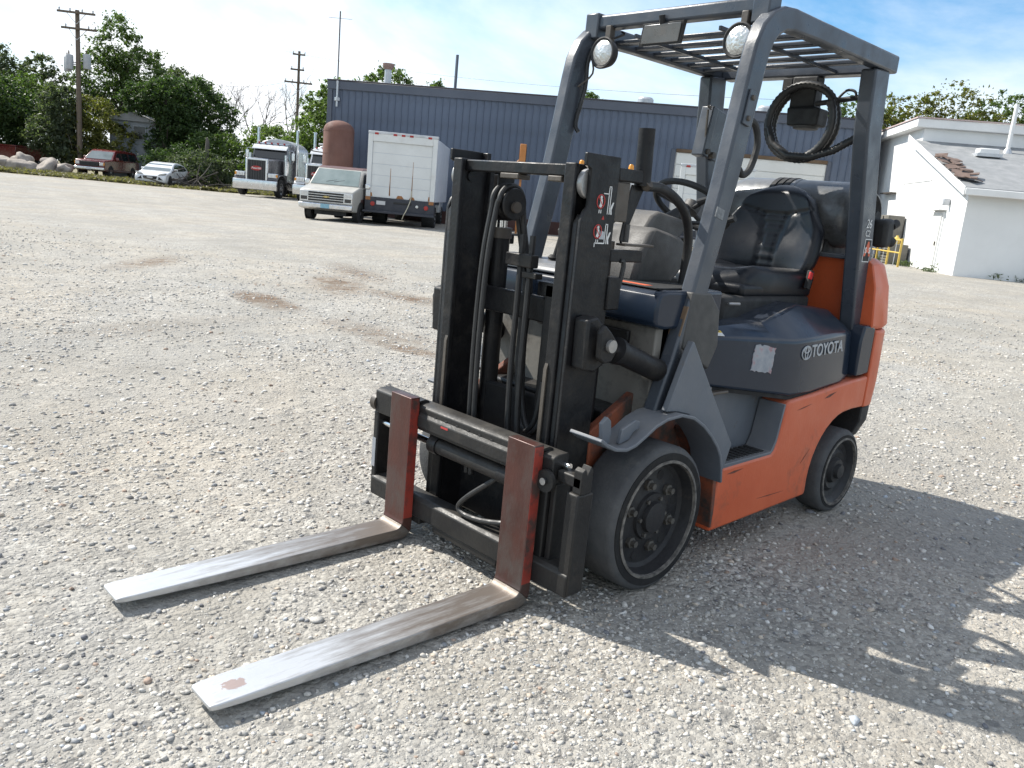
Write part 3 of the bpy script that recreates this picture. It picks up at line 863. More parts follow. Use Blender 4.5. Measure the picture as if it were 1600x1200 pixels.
for k in range(6):
    xx = -.60 - k * .133
    MB().obox((xx, 0, 2.022), (.098, .79, .016), (0, R(7), 0)).build('slat', M_GUARD, guard, .004)
for yy in (-.20, .20):
    MB().box(-1.38, -.44, yy - .006, yy + .006, 2.000, 2.016).build('slat_tie', M_GUARD, guard, .002)
# gusset box on the far rear post
MB().obox((-1.315, -.36, 1.73), (.15, .012, .24), (0, R(-10), 0)).build('mount_plate', M_GUARD, guard, .004)
MB().obox((-1.24, -.355, 1.73), (.05, .07, .24), (0, R(-10), 0)).build('mount_plate', M_GUARD, guard, .006)
MB().tube([(-1.20, -.31, 1.84), (-1.16, -.30, 1.84), (-1.16, -.30, 1.835), (-1.20, -.31, 1.83)], .004, 6).build('wire_latch', M_BROWN_STEEL, guard)
MB().tube([(-1.205, -.33, 1.83), (-1.215, -.33, 1.70), (-1.235, -.33, 1.62)], .006, 6).build('wire_latch', M_BROWN_STEEL, guard)
MB().tube([(-1.235, -.36, 1.635), (-1.23, -.31, 1.635)], .014, 10).build('bolt', M_BROWN_STEEL, guard)
MB().tube([(-1.31, -.375, 1.625), (-1.31, -.33, 1.625)], .016, 10).build('bolt', M_BROWN_STEEL, guard)
# cable ties and wiring on the far pillar
MB().tube([(-.40, -.39, 1.96), (-.375, -.385, 1.90), (-.365, -.375, 1.80), (-.34, -.385, 1.66), (-.345, -.37, 1.62)], .009, 8).build('wiring', M_HOSE, guard)
MB().tube([(-.42, -.385, 1.99), (-.37, -.36, 1.93), (-.385, -.36, 1.86), (-.33, -.385, 1.80)], .004, 6).build('wiring', M_BROWN_STEEL, guard)
# grab handle on the near pillar
for sd in (1,):
    hp = [(-.285, .43, 1.665), (-.355, .43, 1.668), (-.405, .43, 1.655), (-.437, .43, 1.60), (-.43, .43, 1.545), (-.405, .43, 1.495), (-.365, .43, 1.478), (-.33, .43, 1.50), (-.28, .43, 1.505)]
    MB().tube(hp, .0125, 10).build('grab_handle', M_BLACK2, FL)
MB().tube([(-.35, .42, 1.475), (-.36, .40, 1.44), (-.34, .36, 1.40), (-.30, .30, 1.37)], .010, 8).build('cable', M_HOSE, FL)
MB().obox((-.106, .424, .955), (.006, .052, .11), (0, R(-16), 0)).build('tape_patch', mat('brown_packing_tape', (.13, .085, .05), (.18, .12, .075), 14, .5), FL, .002)
MB().obox((-.226, .452, 1.335), (.05, .003, .035), (0, R(-13), 0)).build('paint_scuff', mat('scuffed_bare_metal', (.22, .23, .24), (.07, .08, .09), 55, .5), FL)
# stickers on the near rear post
def post_x(z):
    pts = [(2.0, -1.325), (1.77, -1.345), (1.36, -1.445), (.88, -1.548)]
    for (z0, x0), (z1, x1) in zip(pts, pts[1:]):
        if z1 <= z <= z0:
            return x0 + (x1 - x0) * (z - z0) / (z1 - z0)
    return pts[-1][1]
stk = frame((post_x(1.24) - .005, .4425, 1.24), (-1, 0, 0), (.22, 0, 1))
s1 = MB().box(-.034, .034, -.052, .052, -.003, .0015).build('sticker', M_WHITE_INK, FL, xf=stk)
MB().box(-.030, .030, -.048, .048, .0015, .0022).build('sticker_field', M_BLACK2, s1, xf=stk)
text('A', .085, stk @ Matrix.Translation((0, .004, .0026)), 'lettering', M_ORANGE_INK, s1, .0006, bold=.004)
text('S', .036, stk @ Matrix.Translation((-.019, .0, .0032)), 'lettering', M_WHITE_INK, s1, .0006, bold=.001)
text('S', .036, stk @ Matrix.Translation((.019, .0, .0032)), 'lettering', M_WHITE_INK, s1, .0006, bold=.001)
stk2 = frame((post_x(1.345) - .005, .4425, 1.345), (-1, 0, 0), (.22, 0, 1))
s2 = text('26', .055, stk2 @ Matrix.Translation((0, .012, .001)), 'painted_number', M_WHITE_INK, FL, .0008)
text('C2', .04, stk2 @ Matrix.Translation((0, -.03, .001)), 'painted_number', M_WHITE_INK, FL, .0008)

# --- work lamps, mirror
def work_lamp(y, zc=1.935, xc=-.37):
    h = MB().lathe([(.0005, -.058), (.030, -.056), (.050, -.035), (.060, -.008), (.063, .006), (.058, .010), (.052, .006), (.0005, .004)], (xc, y, zc), 'x', 32).build('work_lamp', M_BLACK2, FL)
    MB().lathe([(.0005, .020), (.025, .017), (.042, .011), (.0525, .004), (.0525, .001), (.0005, .001)], (xc, y, zc), 'x', 32).build('lens', M_LENS, h)
    MB().box(xc - .045, xc - .015, y - .014, y + .014, zc + .05, 2.045).build('bracket', M_BROWN_STEEL, h, .003)
    MB().tube([(xc - .03, y + .02, zc + .06), (xc - .06, y + .05, zc + .08), (xc - .08, y + .02, 2.03)], .005, 6).build('lamp_wire', M_HOSE, h)
    return h
work_lamp(-.30); work_lamp(.335, 1.94)
mr = MB().loft([[(-.40, -.04 + u * w_, 1.955 + v) for u, v in [(-1, 0), (1, 0), (1.0, .004), (-1, .004)]] for w_, v in [(.10, 0)]] +
               [[(-.40, -.04 - .105, 1.955), (-.40, -.04 + .095, 1.955), (-.415, -.04 + .095, 1.957), (-.415, -.04 - .105, 1.957)],
                [(-.385, -.04 - .08, 2.035), (-.385, -.04 + .115, 2.035), (-.405, -.04 + .115, 2.037), (-.405, -.04 - .08, 2.037)]]).build('mirror', M_BLACK2, FL, .005)
MB().loft([[(-.394, -.133, 1.962), (-.394, .047, 1.962), (-.398, .047, 1.962), (-.398, -.133, 1.962)], [(-.380, -.110, 2.028), (-.380, .065, 2.028), (-.386, .065, 2.028), (-.386, -.110, 2.028)]]).build('mirror_glass', mat('dusty_mirror_glass', (.16, .165, .17), (.22, .22, .225), 8, .3, metal=.7), mr, .003)
MB().tube([(-.39, -.03, 2.03), (-.38, -.03, 2.06)], .012, 10).build('mirror_stem', M_BLACK2, mr)

# --- control box hanging from the rear beam with coiled hose
cb = MB().loft([[(-1.37, .0, 1.995), (-1.37, .125, 1.995), (-1.44, .125, 1.995), (-1.44, .0, 1.995)],
                [(-1.37, .0, 1.86), (-1.37, .125, 1.86), (-1.44, .125, 1.86), (-1.44, .0, 1.86)],
                [(-1.355, .0, 1.85), (-1.355, .165, 1.85), (-1.45, .165, 1.85), (-1.45, .0, 1.85)],
                [(-1.355, .01, 1.775), (-1.355, .16, 1.775), (-1.45, .16, 1.775), (-1.45, .01, 1.775)]]).build('control_box', M_BLACK2, FL, .008)
bx('hinge_block', M_BLACK2, cb, -1.42, -1.37, -.05, .0, 1.935, 1.99, .004)
MB().lathe([(.0005, 0), (.06, 0), (.055, -.012), (.0005, -.012)], (-1.40, .085, 1.775), 'z', 20).build('box_base', M_PLASTIC, cb)
def coil(cx_, cy_, cz_, r_, a0, a1, n_, dx0, dx1, ell=1.0):
    return [(cx_ + dx0 + (dx1 - dx0) * i / (n_ - 1), cy_ + r_ * math.cos(a0 + (a1 - a0) * i / (n_ - 1)), cz_ + r_ * ell * math.sin(a0 + (a1 - a0) * i / (n_ - 1))) for i in range(n_)]
M_CORR = mat('corrugated_hose_plastic', (.017, .017, .018), (.028, .028, .028), 20, .42)
def corrugated(path, r_, name, par, step=.0075):
    pts = [Vector(p) for p in path]
    out, rr = [], []
    acc = 0.0
    k = 0
    for a_, b_ in zip(pts, pts[1:]):
        L_ = (b_ - a_).length
        m_ = max(1, int(L_ / step))
        for j in range(m_):
            out.append(a_.lerp(b_, j / m_)); rr.append(r_ if k % 2 else r_ * .84); k += 1
    out.append(pts[-1]); rr.append(r_)
    return MB().tube(out, rr, 10).build(name, M_CORR, par, angle=80)
h1 = corrugated(coil(-1.37, .085, 1.79, .165, R(110), R(110 + 640), 90, -.03, .05), .020, 'coiled_hose', FL)
corrugated([(-1.34, -.07, 1.765), (-1.33, -.03, 1.69), (-1.32, .06, 1.635), (-1.33, .17, 1.632), (-1.34, .27, 1.665), (-1.35, .35, 1.715), (-1.36, .39, 1.75)], .019, 'hose_tail', h1)
MB().tube([(-1.36, .14, 1.87), (-1.37, .25, 1.885), (-1.38, .36, 1.905), (-1.37, .39, 1.95)], .012, 8).build('cable', M_HOSE, cb)
MB().tube([(-1.37, .23, 1.885), (-1.37, .27, 1.925), (-1.37, .31, 1.92), (-1.37, .32, 1.89)], .006, 8).build('cable', M_HOSE, cb)

# --- propane tank
tz, tx, tr = 1.392, -1.635, .156
prof = [(.0005, -.395), (.05, -.392), (.10, -.375), (.14, -.34), (tr, -.29)]
prof += [(tr, -.03), (tr + .003, -.028), (tr + .003, .0), (tr, .002), (tr, .26), (.148, .29), (.12, .325), (.075, .345), (.0005, .35)]
tank = MB().lathe(prof, (tx, .0, tz), 'y', 40).build('propane_tank', M_TANK, FL, angle=30)
for yy in (-.12, -.085, -.05):
    MB().lathe([(tr - .002, yy), (tr + .008, yy), (tr + .008, yy + .024), (tr - .002, yy + .024)], (tx, 0, tz), 'y', 40, closed=True).build('strap', M_BLACK2, tank)
MB().lathe([(.105, .30), (.112, .30), (.112, .365), (.105, .365)], (tx, 0, tz), 'y', 36, closed=True).build('collar', M_TANK, tank)
MB().tube([(tx, .34, tz), (tx, .385, tz)], .022, 12).build('valve', M_BROWN_STEEL, tank)
MB().tube([(tx, .375, tz), (tx, .395, tz)], .03, 12).build('valve_knob', M_BLACK2, tank)
for sd in (-1, 1):
    MB().prism([(-1.50, 1.205), (-1.77, 1.205), (-1.74, 1.27), (-1.635, 1.245), (-1.53, 1.27)], 'y', sd * .2 - .02, sd * .2 + .02).build('tank_cradle', M_BLACK2, tank, .004)
rg = MB().obox((-1.645, .43, 1.325), (.09, .07, .13), (0, R(8), 0)).build('regulator', M_BLACK2, FL, .02, 3)
MB().tube([(-1.68, .45, 1.36), (-1.715, .455, 1.375)], .020, 12).build('fitting', M_BLACK2, rg)
MB().tube([(-1.66, .44, 1.30), (-1.70, .455, 1.285)], .024, 12).build('fitting', M_BLACK2, rg)

# --- seat
def seat_back():
    nu, nv = 41, 45
    def w(t):
        return .232 + .040 * math.sin(min(1, t * 1.25) * math.pi) - .05 * max(0, t - .6) / .4 - .025 * max(0, .25 - t) / .25
    front, back = [], []
    for j in range(nv):
        t = j / (nv - 1)
        z = 1.035 + .475 * t
        rowf, rowb = [], []
        for i in range(nu):
            u = -1 + 2 * i / (nu - 1)
            ww = w(t)
            top = 1.0
            if t > .80:
                top = math.sqrt(max(0, 1 - ((t - .80) / .20) ** 2)) ** .55
            y = .01 + u * ww * (.55 + .45 * top)
            zz = z - .05 * abs(u) ** 3 * (t > .5) * (t - .5) * 2
            base = -1.335 - .10 * (t - .2) * (t > .2) - .02 * (1 - t)
            wing = .075 * abs(u) ** 2.6 * (1 - .75 * t) + .02 * abs(u) ** 2
            edge = -.05 * max(0, abs(u) - .86) / .14 * max(0, abs(u) - .86) / .14
            lum = .018 * math.exp(-((t - .32) / .18) ** 2) * (1 - abs(u) ** 2)
            rib = 0
            cw_ = .16 + .55 * max(0, t - .45) ** 1.2 + .25 * max(0, .25 - t)
            if abs(u) < cw_ and .14 < t < .70:
                rib = .010 * (abs(math.sin((t - .14) / .56 * math.pi * 6)) ** .5) - .012
            # seam of the side bolsters
            sd_ = abs(abs(u) - cw_)
            if t < .72 and sd_ < .045:
                rib -= .010 * (1 - sd_ / .045)
            if abs(t - (.70 + .13 * u * u)) < .02:
                rib -= .010 * (1 - abs(t - (.70 + .13 * u * u)) / .02)
            tp = -.05 * max(0, t - .90) / .10 * max(0, t - .90) / .10
            x = base + wing + lum + rib + edge + tp
            rowf.append((x, y, zz))
            rowb.append((base - .075 + wing * .5 + .03 * abs(u) ** 3 - tp * .5, y * .985, zz))
        front.append(rowf); back.append(rowb)
    mb = MB()
    vs = [p for r_ in front for p in r_] + [p for r_ in back for p in r_]
    N = nu * nv
    fs = []
    for j in range(nv - 1):
        for i in range(nu - 1):
            a_ = j * nu + i
            fs.append((a_, a_ + 1, a_ + nu + 1, a_ + nu))
            fs.append((N + a_, N + a_ + nu, N + a_ + nu + 1, N + a_ + 1))
    for j in range(nv - 1):
        a_ = j * nu
        fs.append((a_, a_ + nu, N + a_ + nu, N + a_))
        a_ = j * nu + nu - 1
        fs.append((a_, N + a_, N + a_ + nu, a_ + nu))
    for i in range(nu - 1):
        fs.append((i, N + i, N + i + 1, i + 1))
        a_ = (nv - 1) * nu + i
        fs.append((a_, a_ + 1, N + a_ + 1, N + a_))
    return mb.add(vs, fs)
seat = MB().loft([[(-.80 + dx, -.22 - dy, z), (-.80 + dx, .24 + dy, z), (-1.36, .26 + dy, z), (-1.36, -.24 - dy, z)] for dx, dy, z in [(.0, .0, .995), (.015, .01, 1.02), (.015, .012, 1.06)]]).build('seat', M_VINYL, FL, .02, 3)
def cushion():
    nu, nv = 37, 33
    mb = MB(); vs = []; fs = []
    for j in range(nv):
        t = j / (nv - 1)
        for i in range(nu):
            u = -1 + 2 * i / (nu - 1)
            hw = .262 - .03 * max(0, .3 - t) / .3
            y = .01 + u * hw
            x = -.775 - .58 * t + .05 * (1 - t) * (-(u * u)) * 1.2
            e1 = max(0, abs(u) - .82) / .18; e2 = max(0, .16 - t) / .16
            z = 1.115 + .035 * abs(u) ** 2.2 - .045 * e1 ** 2 - .055 * e2 ** 2 - .012 * t
            sd_ = abs(abs(u) - .52)
            if sd_ < .04 and t > .12: z -= .012 * (1 - sd_ / .04)
            if abs(t - .45) < .03 and abs(u) < .52: z -= .010 * (1 - abs(t - .45) / .03)
            vs.append((x, y, z))
    for j in range(nv - 1):
        for i in range(nu - 1):
            a_ = j * nu + i
            fs.append((a_, a_ + 1, a_ + nu + 1, a_ + nu))
    N = len(vs)
    vs += [(p[0], p[1] * .97, 1.03) for p in vs]
    per = [i for i in range(nu)] + [j * nu + nu - 1 for j in range(1, nv)] + [(nv - 1) * nu + i for i in range(nu - 2, -1, -1)] + [j * nu for j in range(nv - 2, 0, -1)]
    for a_, b_ in zip(per, per[1:] + per[:1]):
        fs.append((a_, b_, N + b_, N + a_))
    return mb.add(vs, fs)
cushion().build('cushion', M_VINYL, seat, angle=70)
seat_back().build('backrest', M_VINYL, seat, angle=70)
bk = MB().obox((-1.285, .285, 1.085), (.03, .022, .085), (0, R(-12), 0)).build('buckle_stalk', M_BLACK2, FL, .004)
MB().obox((-1.273, .297, 1.105), (.026, .010, .034), (0, R(-12), 0)).build('buckle', M_RED_PLASTIC, bk, .003)
MB().tube([(-.70, .30, .985), (-.64, .285, .985)], .006, 8).build('seat_lever', M_ROLLER, FL)
# --- mast: fixed outer rails, inner rails, rollers, cross members, hoses
mast = bx('mast', M_BLACK, FL, .19, .25, -.30, .30, .10, .30, .008)   # lower cross member carries the rails
bx('cross_member', M_BLACK, mast, .185, .225, -.335, .335, .90, .99, .006)
for sd in (1, -1):
    def Y(a_, b_):
        return sorted((sd * a_, sd * b_))
    # outer channel: web outside, flanges turned inwards; front flange stops below the roller
    y0, y1 = Y(.322, .336)
    MB().prism([(.20, .075), (.362, .075), (.362, 1.27), (.350, 1.30), (.335, 1.315), (.335, 1.33), (.338, 1.43), (.362, 1.44), (.362, 1.478), (.20, 1.478)], 'y', y0, y1).build('outer_rail', M_BLACK, mast, .003)
    y0, y1 = Y(.302, .322)
    MB().prism([(.345, .075), (.363, .075), (.363, 1.26), (.345, 1.29)], 'y', y0, y1).build('rail_flange', M_BLACK, mast, .003)
    y0, y1 = Y(.290, .3215)
    bx('rail_flange', M_BLACK, mast, .200, .218, y0, y1, .075, 1.476, .003)
    # inner rail: I section standing inside the channel
    y0, y1 = Y(.262, .276)
    bx('inner_rail', M_BLACK, mast, .225, .352, y0, y1, .085, 1.445, .003)
    y0, y1 = Y(.253, .2995)
    bx('rail_flange', M_BLACK, mast, .3525, .372, y0, y1, .085, 1.445, .004)
    y0, y1 = Y(.240, .289)
    bx('rail_flange', M_BLACK, mast, .222, .240, y0, y1, .086, 1.444, .003)
    # wear strip on the front flange
    y0, y1 = Y(.256, .270)
    MB().prism([(.373, .45), (.373, .80), (.379, .78), (.379, .47)], 'y', y0, y1).build('wear_strip', M_BROWN_STEEL, mast)
    # main roller at the top
    y0, y1 = sorted((sd * .299, sd * .3205))
    MB().lathe([(.0005, y0), (.043, y0), (.0465, y0 + .003), (.0465, y1 - .003), (.043, y1), (.0005, y1)], (.317, 0, 1.385), 'y', 32).build('roller', M_ROLLER, mast)
    y0, y1 = Y(.255, .30)
    MB().lathe([(.0005, y0), (.018, y0), (.018, y1), (.0005, y1)], (.317, 0, 1.385), 'y', 16).build('roller_pin', M_BLACK, mast)
    # back stay, hanging arm and lift cylinder behind the rail
    y0, y1 = Y(.300, .336)
    bx('top_arm', M_BLACK, mast, .04, .2, y0, y1, 1.405, 1.447, .005)
    y0, y1 = Y(.285, .330)
    bx('spacer_block', M_BROWN_STEEL, mast, .130, .198, y0, y1, 1.275, 1.403, .004)
    y0, y1 = Y(.305, .337)
    bx('lower_arm', M_BLACK, mast, .030, .199, y0, y1, 1.145, 1.185, .004)
    y0, y1 = Y(.300, .345)
    bx('valve_block', M_BLACK, mast, .135, .2, y0, y1, .985, 1.095, .005)
    cyl = MB().tube([(.150, sd * .255, .12), (.150, sd * .255, 1.20)], .036, 18).build('lift_cylinder', M_BLACK, mast)
    MB().tube([(.150, sd * .255, 1.20), (.150, sd * .255, 1.41)], .022, 14).build('rod', M_CHROME, cyl)
    MB().lathe([(.0005, 0), (.041, 0), (.041, .04), (.0005, .04)], (.150, sd * .255, 1.17), 'z', 18).build('gland', M_BROWN_STEEL, cyl)
    # tilt cylinder bracket and cylinder
    y0, y1 = Y(.337, .40)
    br = MB().prism([(.34, .80), (.345, .965), (.30, .975), (.245, .93), (.225, .86), (.245, .815), (.29, .79)], 'y', y0, y1).build('tilt_bracket', M_BLACK, mast, .008)
    y0, y1 = Y(.415, .435)
    MB().prism([(.315, .845), (.320, .93), (.30, .955), (.265, .93), (.235, .90), (.225, .865), (.25, .83), (.285, .825)], 'y', y0, y1).build('lug', M_BLACK, br, .006)
    y0, y1 = Y(.395, .448)
    MB().lathe([(.0005, y0), (.021, y0), (.021, y1), (.0005, y1)], (.268, 0, .885), 'y', 18).build('pin', M_ROLLER, br)
    tc_ = MB().tube([(.20, sd * .405, .862), (-.16, sd * .405, .735)], .040, 18).build('tilt_cylinder', M_BLACK, FL)
    MB().tube([(.268, sd * .405, .885), (.18, sd * .405, .855)], .018, 14).build('rod', M_CHROME, tc_)
    MB().tube([(.205, sd * .405, .863), (.185, sd * .405, .856)], .046, 18).build('gland', M_BLACK, tc_)
# cross bar at the top of the inner rails
bx('cross_bar', M_BLACK, mast, .30, .345, -.262, .262, 1.403, 1.442, .005)
MB().box(.29, .35, -.07, .02, 1.385, 1.403).build('stop_block', M_BROWN_STEEL, mast, .003)
MB().box(.29, .35, .16, .222, 1.385, 1.403).build('stop_block', M_BROWN_STEEL, mast, .003)
# hose tower tube and bracket plate behind the near rail
MB().tube([(.055, .318, 1.40), (.065, .318, 1.585)], .0275, 18).build('hose_post', M_BLACK, mast)
MB().prism([(.12, 1.20), (.03, 1.40), (.10, 1.40), (.13, 1.22)], 'y', .305, .312).build('gusset', M_BLACK, mast, .002)
bx('bracket_shelf', M_BROWN_STEEL, mast, -.03, .13, .295, .335, 1.198, 1.206, .002)
MB().tube([(.10, .31, 1.21), (.10, .31, 1.27)], .011, 12).build('spacer_tube', M_PLASTIC, mast)
MB().tube([(.05, .325, 1.395), (.05, .345, 1.41)], .016, 12).build('bolt', M_BROWN_STEEL, mast)
MB().tube([(.05, .325, 1.40), (-.04, .325, 1.400), (-.13, .32, 1.375), (-.21, .31, 1.335), (-.27, .295, 1.28), (-.31, .28, 1.20), (-.32, .27, 1.05)], .017, 12).build('hose', M_HOSE, mast)
MB().tube([(.155, .335, .99), (.13, .34, 1.13), (.145, .335, 1.15)], .008, 8).build('hose', M_HOSE, mast)
# hose sheave and twin hoses hanging in the middle
sh = MB().lathe([(.0005, -.022), (.053, -.022), (.056, -.016), (.046, -.008), (.046, .0), (.046, .008), (.056, .016), (.053, .022), (.0005, .022)], (.29, -.065, 1.30), 'y', 32).build('hose_sheave', M_BLACK, mast)
MB().box(.25, .33, -.105, -.098, 1.24, 1.40).build('sheave_bracket', M_BLACK, sh, .003)
MB().tube([(.29, -.10, 1.29), (.29, -.03, 1.29)], .02, 12).build('axle', M_BROWN_STEEL, sh)
for k, yy in enumerate((-.10, -.075)):
    pth = [(.345, yy - .02, .30), (.36, yy - .02, .75), (.362, yy - .01, 1.10), (.348, yy, 1.28)]
    pth += [(.29 + .057 * math.cos(a_), yy + .01 * k, 1.305 + .057 * math.sin(a_)) for a_ in np.linspace(0.1, math.pi - .2, 9)]
    pth += [(.225, yy + .02, 1.22), (.205, yy + .03, 1.12), (.205, yy + .06, 1.0), (.21, yy + .06, .8), (.22, yy + .09, .60), (.24, yy + .16, .50), (.25, yy + .22, .56), (.25, yy + .24, .7)]
    MB().tube(pth, .0105, 10).build('hose', M_HOSE, mast)
for yy in (-.005, .045):
    MB().tube([(.275, yy, 1.20), (.28, yy + .005, .95), (.285, yy + .01, .70), (.29, yy + .03, .48), (.31, yy + .08, .42), (.33, yy + .12, .48)], .011, 10).build('hose', M_HOSE, mast)
bx('hose_clamp', M_BLACK, mast, .26, .30, -.06, .07, 1.09, 1.135, .004)
bx('hose_clamp', M_BLACK, mast, .265, .30, .03, .10, 1.055, 1.075, .003)
# T-shaped stop bracket
bx('stop_bracket', M_BLACK, mast, .20, .245, .10, .155, .42, 1.04, .004)
bx('stop_bracket', M_BLACK, mast, .20, .245, .06, .22, .995, 1.047, .004)
# pictogram stickers on the near rail web
pic = frame((.278, .336, 1.335), (-1, 0, 0), (0, 0, 1)) @ Matrix.Scale(.8, 4)
def ring_(cx_, cy_, r_, th, mt, name='warning_ring'):
    return MB().tube([(cx_ + r_ * math.cos(t), cy_ + r_ * 1.15 * math.sin(t), .0008) for t in np.linspace(0, 2 * math.pi, 28, endpoint=False)], th, 6, closed=True).build(name, mt, mast, xf=pic)
def flat(pts, mt, name='pictogram', z=.0014):
    return MB().prism(pts, 'z', -.001, z).build(name, mt, mast, xf=pic)
def bar(x0, y0, x1, y1, w_, mt, name='pictogram', z=.0014):
    d_ = Vector((x1 - x0, y1 - y0)); n_ = Vector((-d_.y, d_.x)).normalized() * w_ / 2
    return flat([(x0 + n_.x, y0 + n_.y), (x1 + n_.x, y1 + n_.y), (x1 - n_.x, y1 - n_.y), (x0 - n_.x, y0 - n_.y)], mt, name, z)
for oy, second in ((.0, False), (-.118, True)):
    ring_(.0, oy, .023, .0022, M_RED_INK)
    bar(-.016, oy + .020, .016, oy - .020, .004, M_RED_INK, 'warning_bar', .002)
    flat([(.002 + .006 * math.cos(t), oy + .016 + .007 * math.sin(t)) for t in np.linspace(0, 2 * math.pi, 10, endpoint=False)], M_WHITE_INK)
    flat([(-.006, oy + .008), (.009, oy + .009), (.012, oy - .012), (.004, oy - .024), (-.008, oy - .020), (-.002, oy - .006)], M_WHITE_INK)
    bar(-.005, oy - .032, -.005, oy - .046, .004, M_WHITE_INK); bar(.006, oy - .032, .006, oy - .046, .004, M_WHITE_INK)
    bar(.046, oy - .048, .046, oy + .06 - (.03 if second else 0), .004, M_WHITE_INK)
    bar(.058, oy - .048, .058, oy + .06 - (.03 if second else 0), .004, M_WHITE_INK)
    bar(.044, oy + .06 - (.03 if second else 0), .060, oy + .06 - (.03 if second else 0), .004, M_WHITE_INK)
    if not second:
        bar(.014, oy + .032, .046, oy + .032, .004, M_WHITE_INK)
    else:
        bar(-.012, oy - .046, .044, oy - .046, .005, M_WHITE_INK); bar(-.012, oy - .046, -.012, oy - .062, .004, M_WHITE_INK)
        flat([(.012, oy - .03), (.044, oy - .03), (.040, oy + .0), (.020, oy + .004)], M_SILVER_INK)
    flat([(.066, oy - .048), (.074, oy - .048), (.070, oy - .03), (.082, oy + .0), (.074, oy + .0), (.062, oy - .022)], M_WHITE_INK)
flat([(.016, -.070), (.032, -.070), (.024, -.055)], M_RED_INK, 'warning_triangle')

# --- carriage
M_CARR = mat('carriage_black_paint', (.012, .012, .013), (.023, .022, .021), 7, .5, bump=.14, bscale=80, c3=(.04, .035, .03), scale3=6, thr3=(.56, .74), dust=.12, spec=.3, dustc=(.2, .18, .15))
car_ = MB().prism([(.395, .440), (.466, .440), (.466, .528), (.455, .536), (.44, .540), (.395, .540)], 'y', -.565, .425).build('carriage', M_CARR, FL, .004)
MB().prism([(.394, .095), (.466, .095), (.466, .165), (.452, .178), (.394, .178)], 'y', -.565, .53).build('lower_bar', M_CARR, car_, .004)
MB().prism([(.38, .068), (.46, .068), (.46, .094), (.38, .094)], 'y', -.16, .20).build('lower_hook', M_CARR, car_, .004)
MB().prism([(.38, .068), (.46, .068), (.46, .094), (.38, .094)], 'y', -.34, -.24).build('lower_hook', M_CARR, car_, .004)
for k in range(7):
    yy = -.24 + k * .062
    bx('notch', M_DARK_RECESS, car_, .4665, .4685, yy - .006, yy + .006, .498, .514, .001)
# front rail lip with a red paint run
MB().prism([(.466, .455), (.478, .455), (.478, .495), (.466, .51)], 'y', -.27, .25).build('rail_lip', M_CARR, car_, .003)
bx('paint_run', M_RED_INK, car_, .4781, .4788, -.13, -.09, .486, .4935, 0)
# side shift cylinder
sc2 = MB().tube([(.43, -.215, .395), (.43, .24, .395)], .030, 20).build('shift_cylinder', M_CARR, car_)
MB().tube([(.43, -.225, .395), (.43, -.18, .395)], .035, 20).build('gland', M_BLACK, sc2)
MB().tube([(.43, .16, .395), (.43, .25, .395)], .034, 20).build('gland', M_BLACK, sc2)
MB().tube([(.43, -.55, .395), (.43, -.22, .395)], .014, 14).build('rod', M_CHROME, sc2)
MB().tube([(.42, .39, .505), (.42, .455, .505)], .012, 12).build('rod', M_CHROME, sc2)
# end frames
for (ya, yb) in ((-.578, -.548), (.485, .535)):
    bx('end_plate', M_CARR, car_, .385, .460, ya, yb, .10, .44, .006)
bx('end_plate', M_CARR, car_, .375, .45, .36, .395, .10, .44, .006)
bx('end_plate', M_CARR, car_, .37, .44, .40, .425, .10, .44, .006)
bx('top_link', M_CARR, car_, .395, .45, .43, .535, .455, .495, .006)
MB().prism([(.45, .44), (.45, .515), (.435, .525), (.425, .50), (.41, .53), (.40, .51), (.40, .44)], 'y', .50, .537).build('end_clamp', M_CARR, car_, .003)
MB().lathe([(.0005, 0), (.037, 0), (.037, .014), (.012, .014), (.012, .022), (.0005, .022)], (.47, .41, .455), 'x', 24).build('end_disc', M_CARR, car_)
MB().lathe([(.0005, .014), (.012, .014), (.012, .024), (.0005, .024)], (.47, .41, .455), 'x', 12).build('bolt', M_ROLLER, car_)
MB().lathe([(.0005, -.03), (.036, -.03), (.036, .0), (.0005, .0)], (.44, -.560, .475), 'y', 24).build('end_disc', M_BROWN_STEEL, car_)
bx('label', M_PEEL, car_, .461, .4625, -.575, -.553, .21, .33, 0)
bx('back_plate', M_DARK_RECESS, mast, .15, .185, -.235, .235, .10, .62, .01)
# hose loop
MB().tube([(.40, .16, .40), (.43, .10, .34), (.45, .02, .27), (.45, -.03, .215), (.45, .0, .195), (.45, .08, .20), (.44, .16, .215), (.42, .22, .23)], .010, 10).build('hose', M_HOSE, car_)

